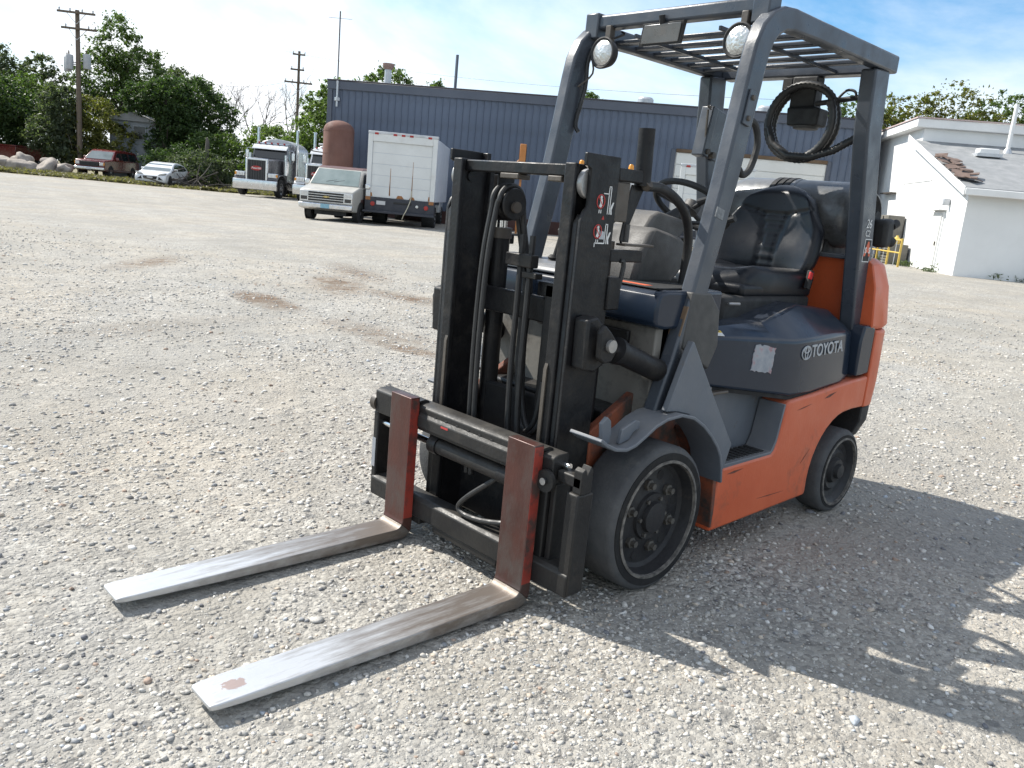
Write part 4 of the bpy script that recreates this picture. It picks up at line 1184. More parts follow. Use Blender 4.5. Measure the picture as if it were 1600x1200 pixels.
# --- forks
def fork(y0, y1, worn):
    w2 = (y1 - y0) / 2; yc = (y0 + y1) / 2
    xf_ = .509; xb = .467; ztop = .565
    hr = .034
    inner = [(xf_, ztop)]
    inner += [(xf_ + hr - hr * math.cos(t), .050 + hr - hr * math.sin(t)) for t in np.linspace(0, math.pi / 2, 7)]
    outer = [(xb, ztop)] + [(xb + .045 - .045 * math.cos(t), .008 + .045 - .045 * math.sin(t)) for t in np.linspace(0, math.pi / 2, 7)]
    f = MB()
    def ringy(p, q, ww):
        return [(p[0], yc - ww, p[1]), (p[0], yc + ww, p[1]), (q[0], yc + ww, q[1]), (q[0], yc - ww, q[1])]
    sh_ = MB().loft([ringy(p, q, w2) for p, q in zip(inner[:4], outer[:4])]).build('fork', M_SHANK, FL, .003)
    bl = [ringy(p, q, w2) for p, q in zip(inner[3:], outer[3:])]
    for x, zt_, zb_, ww in [(.75, .0495, .011, 1), (1.0, .049, .015, 1), (1.25, .0485, .020, 1), (1.47, .048, .0275, .995), (1.528, .047, .030, .96), (1.546, .046, .032, .91), (1.552, .0445, .034, .85)]:
        bl.append(ringy((x, zt_), (x, zb_), w2 * ww))
    MB().loft(bl).build('blade', worn, sh_, .003)
    # hook behind the shank that sits on the carriage rail
    MB().prism([(xb, .455), (xb, .548), (xb - .03, .552), (xb - .05, .545), (xb - .05, .541), (xb - .001, .541), (xb - .001, .455)], 'y', yc - w2 * .9, yc + w2 * .9).build('hook', M_CARR, sh_)
    MB().box(xf_ - .0395, xf_ - .0005, y1 - .0004, y1 + .0006, .09, .560).build('side_paint', mat('red_fork_edge_paint', (.22, .032, .022), (.32, .045, .03), 6, .5, c3=(.06, .035, .03), scale3=7, thr3=(.5, .62)), sh_)
    return sh_
def blade_material():
    m = bpy.data.materials.new('bare_fork_steel')
    m.use_nodes = True
    n, l = m.node_tree.nodes, m.node_tree.links
    b = n['Principled BSDF']
    t = n.new('ShaderNodeTexCoord'); sp_ = n.new('ShaderNodeSeparateXYZ'); l.new(t.outputs['Object'], sp_.inputs['Vector'])
    mp_ = n.new('ShaderNodeMapping'); mp_.inputs['Scale'].default_value = (1.2, 9, 3); l.new(t.outputs['Object'], mp_.inputs['Vector'])
    nz = n.new('ShaderNodeTexNoise'); nz.inputs['Scale'].default_value = 5; nz.inputs['Detail'].default_value = 8; nz.inputs['Roughness'].default_value = .65
    l.new(mp_.outputs['Vector'], nz.inputs['Vector'])
    # worn bright towards the tip, brown scale and old paint near the heel
    mr_ = n.new('ShaderNodeMapRange'); mr_.inputs['From Min'].default_value = .58; mr_.inputs['From Max'].default_value = 1.42
    mr_.inputs['To Min'].default_value = .40; mr_.inputs['To Max'].default_value = -.14
    l.new(sp_.outputs['X'], mr_.inputs['Value'])
    ad = n.new('ShaderNodeMath'); ad.operation = 'ADD'; l.new(nz.outputs['Fac'], ad.inputs[0]); l.new(mr_.outputs['Result'], ad.inputs[1])
    rp2 = n.new('ShaderNodeValToRGB'); rp2.color_ramp.elements[0].position = .42; rp2.color_ramp.elements[0].color = (.56, .56, .56, 1)
    rp2.color_ramp.elements[1].position = .86; rp2.color_ramp.elements[1].color = (.17, .145, .125, 1)
    e = rp2.color_ramp.elements.new(.62); e.color = (.34, .33, .32, 1)
    l.new(ad.outputs[0], rp2.inputs['Fac'])
    # rust flower near one tip
    mv = n.new('ShaderNodeMapping'); mv.vector_type = 'TEXTURE'; mv.inputs['Location'].default_value = (1.465, .318, .048); mv.inputs['Scale'].default_value = (.034, .026, .5)
    l.new(t.outputs['Object'], mv.inputs['Vector'])
    ln = n.new('ShaderNodeVectorMath'); ln.operation = 'LENGTH'; l.new(mv.outputs['Vector'], ln.inputs[0])
    nz2 = n.new('ShaderNodeTexNoise'); nz2.inputs['Scale'].default_value = 90; nz2.inputs['Detail'].default_value = 5; l.new(t.outputs['Object'], nz2.inputs['Vector'])
    a2 = n.new('ShaderNodeMath'); a2.operation = 'MULTIPLY_ADD'; l.new(nz2.outputs['Fac'], a2.inputs[0]); a2.inputs[1].default_value = 1.4; l.new(ln.outputs['Value'], a2.inputs[2])
    r4 = n.new('ShaderNodeValToRGB'); r4.color_ramp.elements[0].position = .9; r4.color_ramp.elements[0].color = (1, 1, 1, 1); r4.color_ramp.elements[1].position = 1.0; r4.color_ramp.elements[1].color = (0, 0, 0, 1)
    sc4 = n.new('ShaderNodeMath'); sc4.operation = 'MULTIPLY'; sc4.inputs[1].default_value = .62; l.new(a2.outputs[0], sc4.inputs[0]); l.new(sc4.outputs[0], r4.inputs['Fac'])
    mx_ = n.new('ShaderNodeMix'); mx_.data_type = 'RGBA'; hf = n.new('ShaderNodeMath'); hf.operation = 'MULTIPLY'; hf.inputs[1].default_value = .6; l.new(r4.outputs['Color'], hf.inputs[0]); l.new(hf.outputs[0], mx_.inputs['Factor']); l.new(rp2.outputs['Color'], mx_.inputs['A']); mx_.inputs['B'].default_value = (.30, .14, .08, 1)
    l.new(mx_.outputs['Result'], b.inputs['Base Color'])
    b.inputs['Metallic'].default_value = .62
    mr2 = n.new('ShaderNodeMapRange'); mr2.inputs['To Min'].default_value = .32; mr2.inputs['To Max'].default_value = .55; l.new(ad.outputs[0], mr2.inputs['Value'])
    l.new(mr2.outputs['Result'], b.inputs['Roughness'])
    bp = n.new('ShaderNodeBump'); bp.inputs['Strength'].default_value = .18; bp.inputs['Distance'].default_value = .004
    nb = n.new('ShaderNodeTexNoise'); nb.inputs['Scale'].default_value = 40; nb.inputs['Detail'].default_value = 6; l.new(mp_.outputs['Vector'], nb.inputs['Vector'])
    l.new(nb.outputs['Fac'], bp.inputs['Height']); l.new(bp.outputs['Normal'], b.inputs['Normal'])
    return m
M_BLADE = blade_material()
fork(.2535, .380, M_BLADE)
fork(-.401, -.275, M_BLADE)
# ------------------------------------------------------------------ blue metal-clad building
M_BLUEWALL = mat('blue_grey_wall_cladding', (.078, .102, .150), (.095, .121, .171), .35, .55, c3=(.066, .078, .10), scale3=.8, thr3=(.5, .75), bump=.05, bscale=4)
M_BLUETRIM = mat('blue_grey_trim', (.062, .074, .10), (.08, .092, .12), .5, .5)
M_ROOFDK = mat('dark_roof_membrane', (.05, .05, .055), (.08, .08, .08), 1, .9)
M_PLINTH = mat('dark_red_plinth', (.045, .022, .02), (.075, .035, .03), 1.5, .85, bump=.2, bscale=8)
M_WHITEDOOR = mat('off_white_door', (.60, .60, .57), (.68, .68, .65), .8, .5)
M_WHITEWALL = mat('white_painted_block', (.70, .705, .70), (.76, .765, .76), .7, .8, bump=.15, bscale=12, c3=(.60, .60, .58), scale3=.5, thr3=(.55, .8))
M_WHITETRIM = mat('white_trim', (.68, .68, .67), (.76, .76, .75), 1.5, .6)
M_SHINGLE = mat('grey_roof_shingle', (.19, .20, .205), (.26, .265, .27), 2.2, .9, bump=.35, bscale=18, c3=(.33, .33, .33), scale3=.7, thr3=(.55, .8), stretch=(1, 1, 1))
M_GALV = mat('galvanised_vent', (.42, .44, .46), (.55, .56, .58), 4, .4, metal=.4)
M_RUST = mat('rusty_brown_tank', (.125, .060, .046), (.175, .088, .068), 1.6, .8, bump=.15, bscale=10, c3=(.075, .038, .03), scale3=1.1, thr3=(.5, .68), stretch=(1, 1, .5))
M_WOODPOLE = mat('weathered_pole_wood', (.10, .078, .058), (.16, .125, .095), 2, .9, stretch=(6, 6, .3), bump=.2, bscale=12)
M_YELLOW = mat('yellow_rail_paint', (.50, .34, .06), (.58, .42, .10), 3, .6)
M_GREYBOX = mat('grey_cabinet', (.12, .115, .10), (.17, .16, .14), 2, .7)
M_WINDARK = mat('dark_window_glass', (.012, .014, .016), (.02, .022, .025), 2, .12)

# local frame of the facade: u along the wall (to the right seen from the yard), n outwards, z up
FP = Vector((-18.18, -32.288, 0)); FU = Vector((-.6045, .7966, 0)); FN = Vector((.7966, .6045, 0))
frz = math.atan2(FU.y, FU.x)
BB = thing('metal_building', 'long blue-grey metal clad building with ribbed walls behind the trucks', 'building', (FP.x, FP.y, 0), frz)
# local axes: x = along facade, y = INTO the building (left of FU) ; outward is -y
inward = Vector((-FU.y, FU.x, 0))
sgn_in = 1 if inward.dot(FN) < 0 else -1        # +1: local +y goes into the building
def BY(a_, b_):
    return sorted((a_ * sgn_in, b_ * sgn_in))
LEN, DEP, HT = 23.6, 16.0, 5.5
y0, y1 = BY(.06, DEP)
core = MB().box(.02, LEN - .02, y0, y1, -.3, HT).build('wall', M_BLUEWALL, BB)
pw = .31
proto = None
# ribbed panels, leaving the overhead door opening free
npan = int(LEN / pw)
D0, D1, DH = 15.6, 21.8, 4.02
def panel_mesh(h, z0):
    prof_ = [(0, .035), (pw - .045, .035), (pw - .035, .0), (pw - .008, .0), (pw, .035), (pw, .06), (0, .06)]
    mb = MB()
    mb.prism([(p[0], p[1] * sgn_in) for p in prof_], 'z', z0, z0 + h)
    return mb
pan_full = panel_mesh(5.5, .0); pan_top = panel_mesh(5.5 - DH - .1, DH + .1)
pf = pt = None
for k in range(npan):
    x = k * pw
    over = D0 - .3 < x < D1 + .05
    src = pt if over else pf
    if src is None:
        o = (pan_top if over else pan_full).build('panel', M_BLUEWALL, BB)
        if over: pt = o
        else: pf = o
    else:
        o = src.copy(); COL.objects.link(o); o.parent = BB
    o.location = (x, 0, 0)
y0, y1 = BY(-.05, .5)
tr_ = MB().box(-.08, LEN + .08, y0, y1, HT, HT + .36).build('fascia', M_BLUETRIM, BB, .02)
y0, y1 = BY(-.075, .5)
MB().box(-.1, LEN + .1, y0, y1, HT + .36, HT + .42).build('cap_flashing', mat('dark_cap_flashing', (.03, .026, .035), (.045, .04, .05), 1, .5), tr_, .01)
y0, y1 = BY(.4, DEP)
MB().box(0, LEN, y0, y1, HT + .02, HT + .2).build('roof', M_ROOFDK, BB)
y0, y1 = BY(-.03, .2)
MB().box(-.06, .16, y0, y1, -.2, HT).build('corner_trim', M_BLUETRIM, BB, .01)
for a_, b_ in ((.2, D0 - .25), (D1 + .25, LEN)):
    y0, y1 = BY(-.02, .05)
    MB().box(a_, b_, y0, y1, -.2, .62).build('plinth', M_PLINTH, BB, .01)
# overhead door
y0, y1 = BY(.045, .075)
od = MB().box(D0, D1, y0, y1, -.1, DH).build('overhead_door', M_WHITEDOOR, BB)
for k in range(8):
    z = .02 + k * .5
    y0, y1 = BY(.01, .045)
    MB().box(D0 + .03, D1 - .03, y0, y1, z + .012, z + .488).build('door_panel', M_WHITEDOOR, od, .012)
y0, y1 = BY(-.03, .06)
MB().box(D0 - .2, D0, y0, y1, -.1, DH + .12).build('door_frame', M_BLUETRIM, BB, .01)
MB().box(D1, D1 + .14, y0, y1, -.1, DH + .12).build('door_frame', M_BLUETRIM, BB, .01)
y0, y1 = BY(-.06, .06)
MB().box(D0, D1, y0, y1, DH, DH + .14).build('door_header', mat('brown_door_header', (.09, .055, .03), (.14, .09, .05), 1, .7), BB, .01)
y0, y1 = BY(-.30, -.02)
wlmp = MB().box(-.12, .02, y0, y1, 3.55, 3.72).build('wall_lamp', M_BROWN_STEEL, BB, .02)

def roof_local(u, d, z):
    p = FP + FU * u - FN * d
    return (p.x, p.y, z)
# things on the roof
st = thing('exhaust_stack', 'grey metal exhaust stack with rusty cap on the blue building roof', 'chimney', roof_local(2.3, 1.2, 5.55))
MB().lathe([(.0005, 0), (.16, 0), (.155, 1.15), (.0005, 1.15)], (0, 0, 0), 'z', 20).build('pipe', M_GALV, st)
MB().lathe([(.165, .32), (.185, .32), (.185, .38), (.165, .38)], (0, 0, 0), 'z', 20, closed=True).build('band', M_GALV, st)
MB().lathe([(.0005, 1.1), (.18, 1.1), (.23, 1.2), (.27, 1.32), (.27, 1.36), (.0005, 1.36)], (0, 0, 0), 'z', 20).build('cap', mat('rusty_stack_cap', (.25, .16, .14), (.32, .22, .2), 3, .7), st)
rpst = thing('roof_post', 'slim grey post standing on the blue building roof', 'post', roof_local(5.55, .9, 5.6))
MB().box(-.05, .05, -.05, .05, 0, 1.85).build('shaft', M_BLUETRIM, rpst, .01)
MB().box(-.08, .08, -.08, .08, 0, .25).build('foot', M_GALV, rpst, .01)
am = thing('antenna_mast', 'thin tall antenna mast clamped to the blue building corner', 'antenna', roof_local(.42, -.09, 4.75))
MB().tube([(0, 0, 0), (0, 0, 1.1)], .05, 10).build('lower_tube', M_GALV, am)
MB().tube([(0, 0, 1.1), (.02, 0, 4.0)], .03, 8).build('upper_tube', mat('dark_antenna_tube', (.07, .06, .06), (.1, .09, .09), 4, .5), am)
MB().tube([(-.35, .4, 3.7), (.35, -.4, 3.72)], .012, 6).build('cross_rod', M_GALV, am)
MB().box(-.09, .09, -.09, .09, .25, .4).build('clamp', M_GALV, am, .01)
for nm, u, w_, lab in (('roof_vent', 14.0, .36, 'round galvanised vent on the blue roof, above the windowless wall'), ('roof_vent', 19.25, .36, 'round galvanised vent on the blue roof above the overhead door')):
    rv = thing(nm, lab, 'vent', roof_local(u, 2.2, 5.6), 0, 'vents on the blue roof')
    MB().lathe([(.0005, 0), (w_, 0), (w_, .72), (w_ * .8, .80), (.0005, .80)], (0, 0, 0), 'z', 24).build('drum', M_GALV, rv)
    MB().lathe([(w_ + .002, .40), (w_ + .03, .40), (w_ + .03, .46), (w_ + .002, .46)], (0, 0, 0), 'z', 24, closed=True).build('band', M_GALV, rv)

# rusty vertical tank by the corner
tk = thing('storage_tank', 'tall rusty brown upright tank beside the blue building corner', 'tank', roof_local(1.08, -1.35, hz(-16.9, -31.2)))
pr = [(.0005, 0.3), (.66, .3)] + [(.66, 3.55)] + [(.66 * math.cos(t), 3.55 + .42 * math.sin(t)) for t in np.linspace(.15, math.pi / 2 - .05, 8)] + [(.0005, 3.975)]
tb = MB().lathe(pr, (0, 0, 0), 'z', 40).build('shell', M_RUST, tk, angle=50)
for z in (1.35, 2.55, 3.5):
    MB().lathe([(.655, z - .012), (.668, z - .012), (.668, z + .012), (.655, z + .012)], (0, 0, 0), 'z', 40, closed=True).build('weld_seam', M_RUST, tb)
for k in range(3):
    a_ = k * 2.1
    MB().box(.5 * math.cos(a_) - .07, .5 * math.cos(a_) + .07, .5 * math.sin(a_) - .07, .5 * math.sin(a_) + .07, -.05, .45).build('leg', M_RUST, tk)
dN = FU * -1
MB().tube([(-.0, -.0, 2.9), tuple(Vector((0, 0, 2.9)) - FU * .9)], .05, 10).build('pipe_stub', M_GALV, tk)
MB().tube([(-.0, -.0, 2.55), tuple(Vector((0, 0, 2.6)) - FU * 1.15), tuple(Vector((0, 0, 2.7)) - FU * 1.2)], .025, 8).build('pipe_stub', M_BROWN_STEEL, tk)

# ------------------------------------------------------------------ white building
WS = .85      # scaled closer so the blue building's shadow misses the sunlit wall; suits the door
WC = Vector((-25.03, -7.11, 0)); WE = Vector((-.797, -.604, 0)); WG = Vector((-.604, .797, 0))
# local: x along WE (sunlit gable wall, away), y along WG * s
wrz = math.atan2(WE.y, WE.x)
left_of = Vector((-WE.y, WE.x, 0))
sg2 = 1 if left_of.dot(WG) > 0 else -1
def WY(a_, b_):
    return sorted((a_ * sg2, b_ * sg2))
WB = thing('white_building', 'white painted block building with low grey-roofed annex and taller rear hall', 'building', (WC.x, WC.y, .196), wrz)
WB.scale = (WS, WS, WS)
ZB = -.1
def WP(u, v, z):
    p = WC + (WE * u + WG * v) * WS
    return (p.x, p.y, .196 + z * WS)
# annex: shed roof rising from the corner to the hall wall
y0, y1 = WY(0, 9.0)
MB().prism([(0, ZB), (6.7, ZB), (6.7, 5.15), (0, 3.12)], 'y', y0, y1).build('annex_wall', M_WHITEWALL, WB)
y0, y1 = WY(-.32, 9.4)
rf = MB().prism([(-.50, 3.13), (-.50, 3.03), (-.44, 3.03), (6.7, 5.19), (6.7, 5.45), (-.42, 3.28)], 'y', y0, y1).build('annex_roof', M_SHINGLE, WB)
y0, y1 = WY(-.36, -.321)
MB().prism([(-.53, 3.28), (-.53, 2.98), (7.6, 5.44), (7.6, 5.74)], 'y', y0, y1).build('rake_board', M_WHITETRIM, WB, .01)
y0, y1 = WY(-.32, 9.4)
MB().box(-.56, -.501, y0, y1, 3.0, 3.24).build('gutter', M_WHITETRIM, WB, .02)
y0, y1 = WY(-.06, -.001)
MB().prism([(.3, 3.03), (.3, 2.97), (6.2, 4.80), (6.2, 4.86)], 'y', y0, y1).build('conduit', M_WHITETRIM, WB)
# torn shingles along the rake
M_TORN = mat('torn_brown_shingle', (.10, .065, .05), (.17, .12, .10), 3, .95, bump=.3, bscale=14)
rr_ = random.Random(5)
for k in range(16):
    s_ = .25 + k * .22 + rr_.uniform(-.06, .06)
    zz = 3.41 + (s_ + .42) * .3047
    y0 = (-.15 + rr_.uniform(-.1, .4)) * sg2
    MB().obox((s_, y0, zz), (.40, .34 + rr_.uniform(0, .3), .03), (rr_.uniform(-.15, .15), R(-17) + rr_.uniform(-.12, .12), rr_.uniform(-.5, .5))).build('torn_shingle', M_TORN, rf)
# roof vents and pipe
for u_, v_, lab in ((4.6, 1.9, 0), (2.2, 3.4, 1)):
    zz = 3.41 + (u_ + .42) * .3047 - .1
    rv = thing('roof_vent', ('small white box vent high on the annex roof by the hall wall', 'small white box vent low on the annex roof')[lab], 'vent', WP(u_, v_, zz), wrz, 'vents on the annex roof')
    MB().box(-.22, .22, -.32, .32, 0, .22).build('hood', M_WHITETRIM, rv, .04)
    MB().box(-.30, .30, -.40, .40, -.06, .06).build('flashing', M_GALV, rv, .01)
vp_ = thing('vent_pipe', 'tall white vent pipe rising from the annex roof', 'pipe', WP(5.6, 3.0, 4.95))
MB().tube([(0, 0, 0), (0, 0, 2.05)], .085, 12).build('pipe', M_WHITETRIM, vp_)
MB().lathe([(.0005, 0), (.2, 0), (.12, .2), (.0005, .2)], (0, 0, .1), 'z', 16).build('boot', M_GALV, vp_)
# hall
y0, y1 = WY(-.005, 12)
MB().box(6.7, 17.5, y0, y1, ZB, 5.95).build('hall_wall', M_WHITEWALL, WB)
y0, y1 = WY(-.40, 12.4)
fa = MB().box(6.45, 17.8, y0, y1, 5.955, 6.32).build('hall_fascia', M_WHITETRIM, WB, .03)
y0, y1 = WY(-.45, 12.45)
MB().box(6.4, 17.85, y0, y1, 6.32, 6.37).build('roof_edge', mat('pinkish_edge_flashing', (.45, .33, .31), (.55, .45, .43), 2, .6), fa)
# door in the sunlit wall
y0, y1 = WY(-.05, .02)
dr = MB().box(2.05, 3.25, y0, y1, .16, 2.45).build('door', M_WHITETRIM, WB, .01)
y0, y1 = WY(-.09, -.051)
MB().box(2.16, 3.14, y0, y1, .20, 2.36).build('door_leaf', M_WHITEDOOR, dr, .01)
MB().obox((2.28, -.10 * sg2, 1.25), (.06, .06, .16)).build('handle', M_BROWN_STEEL, dr, .01)
y0, y1 = WY(-.30, -.01)
MB().box(1.95, 3.35, y0, y1, 2.50, 2.54).build('door_hood', M_WHITETRIM, WB, .01)
MB().obox((1.75, -.14 * sg2, 2.80), (.16, .24, .26)).build('door_lamp', M_GALV, WB, .03)
y0, y1 = WY(-.28, -.006)
MB().box(9.2, 11.0, y0, y1, 3.30, 3.36).build('shelf_bracket', M_BROWN_STEEL, WB)
y0, y1 = WY(-.03, -.001)
MB().box(4.4, 8.4, y0, y1, 3.70, 3.73).build('conduit', M_WHITETRIM, WB)
# cabinet, hopper shadow-boxes and yellow railing by the wall
cbt = thing('meter_cabinet', 'weathered grey cabinet standing against the sunlit white wall', 'cabinet', WP(7.6, -.42, .12), wrz)
MB().box(-.75, .75, -.35, .35, .9, 2.15).build('cabinet_body', M_GREYBOX, cbt, .03)
MB().box(-.6, -.5, -.3, -.2, 0, .9).build('leg', M_BROWN_STEEL, cbt); MB().box(.5, .6, -.3, -.2, 0, .9).build('leg', M_BROWN_STEEL, cbt)
MB().box(-.6, -.5, .2, .3, 0, .9).build('leg', M_BROWN_STEEL, cbt); MB().box(.5, .6, .2, .3, 0, .9).build('leg', M_BROWN_STEEL, cbt)
MB().box(-.05, .02, -.38, .38, 1.0, 2.1).build('door_seam', M_BLACK2, cbt)
ac = thing('condenser_unit', 'dark low condenser box behind the yellow railing', 'machine', WP(6.0, -.5, .12), wrz)
MB().box(-.55, .55, -.4, .4, 0.02, .95).build('case', M_GREYBOX, ac, .03)
for k in range(7):
    MB().box(-.5, .5, -.42, .42, .12 + k * .11, .15 + k * .11).build('louvre', M_BLACK2, ac)
jug = thing('yellow_jug', 'small yellow jug standing on the low condenser box', 'jug', WP(5.9, -.5, 1.07), wrz)
MB().lathe([(.0005, 0), (.13, 0), (.14, .05), (.14, .22), (.06, .30), (.045, .36), (.0005, .36)], (0, 0, 0), 'z', 16).build('body', M_YELLOW, jug)
MB().tube([(.10, 0, .2), (.17, 0, .22), (.16, 0, .31), (.05, 0, .33)], .02, 6).build('handle', M_YELLOW, jug)
rl = thing('yellow_railing', 'yellow pipe railing in front of the white building wall', 'railing', WP(3.6, -1.05, .20), wrz)
for z in (.55, 1.05):
    MB().tube([(-.5, 0, z), (6.5, 0, z)], .03, 8).build('rail', M_YELLOW, rl)
for u_ in (-.5, 1.2, 2.9, 4.6, 6.5):
    MB().box(u_ - .035, u_ + .035, -.035, .035, -.1, 1.12).build('post', M_YELLOW, rl, .005)
for u_ in (.2, 1.9, 3.5):
    MB().tube([(u_, 0, 0), (u_, 0, 1.08)], .014, 6).build('baluster', M_GALV, rl)

for o_ in list(COL.objects):
    if o_.parent is None and o_.name.split('.')[0] in ('meter_cabinet', 'condenser_unit', 'yellow_jug', 'yellow_railing', 'vent_pipe'):
        o_.scale = (WS, WS, WS)
# ------------------------------------------------------------------ vehicles
M_TYRE = mat('car_tyre', (.016, .016, .017), (.03, .03, .03), 8, .85)
M_ALLOY = mat('car_wheel_metal', (.30, .30, .31), (.42, .42, .43), 8, .35, metal=.7)
M_GLASS = mat('car_glass', (.010, .014, .017), (.016, .021, .025), 1.5, .06, spec=.8, rvar=.02)
M_WSHIELD = mat('windscreen_glass', (.10, .125, .13), (.15, .175, .18), 1.2, .07, spec=.9, rvar=.02)
M_CHROMEV = mat('vehicle_chrome', (.55, .56, .57), (.70, .70, .71), 5, .18, metal=.95)
M_BLKTRIM = mat('black_vehicle_trim', (.012, .012, .013), (.022, .022, .022), 6, .6)
M_REDLENS = mat('red_lamp_lens', (.30, .015, .012), (.40, .02, .015), 9, .25)
M_AMBER = mat('amber_lamp_lens', (.62, .24, .02), (.72, .30, .03), 9, .25)
M_CLEARLENS = mat('clear_lamp_lens', (.5, .5, .5), (.65, .65, .65), 9, .15, metal=.4)
M_PLATE = mat('white_licence_plate', (.5, .5, .5), (.6, .6, .6), 30, .5)
M_PLATEBLUE = mat('blue_licence_plate', (.18, .36, .46), (.26, .44, .52), 30, .5)
M_REDPAINT = mat('dark_red_car_paint', (.115, .014, .014), (.135, .018, .017), 2, .22, coat=.5)
M_WHITEPAINT = mat('white_car_paint', (.66, .67, .68), (.70, .71, .72), 2, .25, coat=.5)
M_CREAM = mat('cream_van_paint', (.33, .32, .29), (.41, .40, .37), 1.4, .42, c3=(.33, .30, .26), scale3=2, thr3=(.55, .75))
M_MAROON = mat('faded_maroon_paint', (.085, .042, .040), (.125, .066, .060), 2, .5)
M_TRUCKGREY = mat('truck_dark_grey_paint', (.085, .085, .092), (.11, .11, .118), 2, .3, coat=.4)
M_TRUCKLT = mat('truck_silver_panel', (.40, .41, .43), (.50, .51, .53), 2, .3, metal=.35)
M_BOXWHITE = mat('dirty_white_box_body', (.60, .61, .60), (.68, .69, .68), .9, .45, c3=(.50, .48, .44), scale3=1.1, thr3=(.55, .8))
M_BOXSIDE = mat('white_box_side_panel', (.56, .60, .66), (.62, .65, .70), .9, .4, c3=(.60, .52, .46), scale3=.6, thr3=(.6, .85))
M_RUSTSTREAK = mat('rust_streak', (.28, .115, .04), (.36, .18, .08), 9, .9, stretch=(1, 1, .2))
M_DKBLUE = mat('dark_navy_bumper_steel', (.020, .023, .034), (.034, .037, .048), 3, .5)

def vwheel(root, x, y, r, w, side, alloy=True, rimf=.64):
    h = w / 2
    t = MB().lathe([(r * rimf, -h), (r * .94, -h), (r, -h * .7), (r, h * .7), (r * .94, h), (r * rimf, h)], (x, y, r), 'y', 28, closed=True).build('wheel', M_TYRE, root)
    o = side * h
    MB().lathe([(r * rimf + .004, o - side * .01), (r * rimf * .9, o - side * .03), (r * rimf * .35, o - side * .05), (r * rimf * .3, o - side * .01), (.001, o - side * .01), (.001, 0), (r * rimf, 0)], (x, y, r), 'y', 24, caps=False).build('rim', M_ALLOY if alloy else M_BLKTRIM, t)
    if alloy:
        for k in range(5):
            a_ = k * 2 * math.pi / 5 + .3
            c = (x + r * rimf * .6 * math.cos(a_), y + o - side * .018, r + r * rimf * .6 * math.sin(a_))
            MB().lathe([(.001, -.02), (r * .11, -.02), (r * .11, side * .004), (.001, side * .004)], c, 'y', 10).build('rim_hole', M_BLKTRIM, t)
    return t

def shell(prof, wfun):
    """upper body: open profile (x,z) front to rear, widths by height"""
    mb = MB()
    L = [(x, wfun(z), z) for x, z in prof]; Rr = [(x, -wfun(z), z) for x, z in prof]
    n = len(prof)
    vs = L + Rr
    fs = [(i, i + 1, n + i + 1, n + i) for i in range(n - 1)]
    fs += [tuple(range(n - 1, -1, -1)), tuple(n + i for i in range(n)), (0, n, 2 * n - 1, n - 1)]
    return mb.add(vs, fs)
def side_glass(root, polys, wfun, mt, off=.012, name='window'):
    for s in (1, -1):
        for p in polys:
            mb = MB(); n = len(p)
            vs = [(x, s * (wfun(z) + off), z) for x, z in p] + [(x, s * (wfun(z) - .02), z) for x, z in p]
            fs = [tuple(range(n)), tuple(range(2 * n - 1, n - 1, -1))] + [(i, (i + 1) % n, n + (i + 1) % n, n + i) for i in range(n)]
            mb.add(vs, fs).build(name, mt, root)
def front_glass(root, a_, b_, wfun, mt, inset=.88, name='windscreen', off=.012, top_in=.93):
    d = Vector((b_[0] - a_[0], 0, b_[1] - a_[1])).normalized()
    nn = Vector((-d.z, 0, d.x))
    if nn.x < 0 and a_[0] > b_[0]: nn = -nn
    if nn.z < 0: nn = -nn
    p, q = Vector((a_[0], 0, a_[1])), Vector((b_[0], 0, b_[1]))
    p2, q2 = p.lerp(q, .06), p.lerp(q, top_in)
    wa, wb = wfun(p2.z) * inset, wfun(q2.z) * inset
    vs = []
    for o_ in (off, -.02):
        for pt_, w_ in ((p2, wa), (q2, wb)):
            for s in (-1, 1):
                v = pt_ + nn * o_
                vs.append((v.x, s * w_, v.z))
    fs = [(0, 1, 3, 2), (4, 6, 7, 5), (0, 2, 6, 4), (1, 5, 7, 3), (0, 4, 5, 1), (2, 3, 7, 6)]
    return MB().add(vs, fs).build(name, mt, root)
def arch_disc(root, x, y, r, side):
    MB().lathe([(.001, -.01), (r, -.01), (r, .008), (.001, .008)], (x, y, r * .86), 'y', 28).build('wheel_arch', M_BLKTRIM, root)

# --- red SUV
sx0, sy0 = -16.35, -59.5
V = thing('parked_suv', 'dark red full-size SUV parked on the grass verge by the boulders', 'suv', (sx0, sy0, hz(sx0, sy0)), R(48))
lw = lambda z: .99 if z < 1.2 else .99 - (z - 1.2) * .26
MB().prism([(-.05, .45), (.0, .70), (-.03, 1.02), (-.10, 1.12), (-1.35, 1.22), (-5.55, 1.24), (-5.65, .95), (-5.62, .50), (-5.2, .42), (-.4, .40)], 'y', -.99, .99).build('body', M_REDPAINT, V, .06, 3)
shell([(-1.25, 1.20), (-2.05, 1.80), (-2.35, 1.90), (-3.4, 1.95), (-5.2, 1.90), (-5.42, 1.80), (-5.60, 1.20)], lw).build('cabin', M_REDPAINT, V, .05, 3)
front_glass(V, (-1.25, 1.20), (-2.05, 1.80), lw, M_WSHIELD)
side_glass(V, [[(-1.75, 1.26), (-2.18, 1.72), (-2.75, 1.76), (-2.75, 1.26)], [(-2.85, 1.26), (-2.85, 1.76), (-3.85, 1.77), (-3.85, 1.26)], [(-3.95, 1.26), (-3.95, 1.77), (-5.15, 1.74), (-5.35, 1.26)]], lw, M_GLASS)
MB().box(-.02, .05, -.62, .62, .74, 1.02).build('grille', M_BLKTRIM, V, .02)
MB().prism([(.0, .46), (.12, .50), (.12, .66), (.0, .70)], 'y', -1.0, 1.0).build('bumper', M_CHROMEV, V, .03)
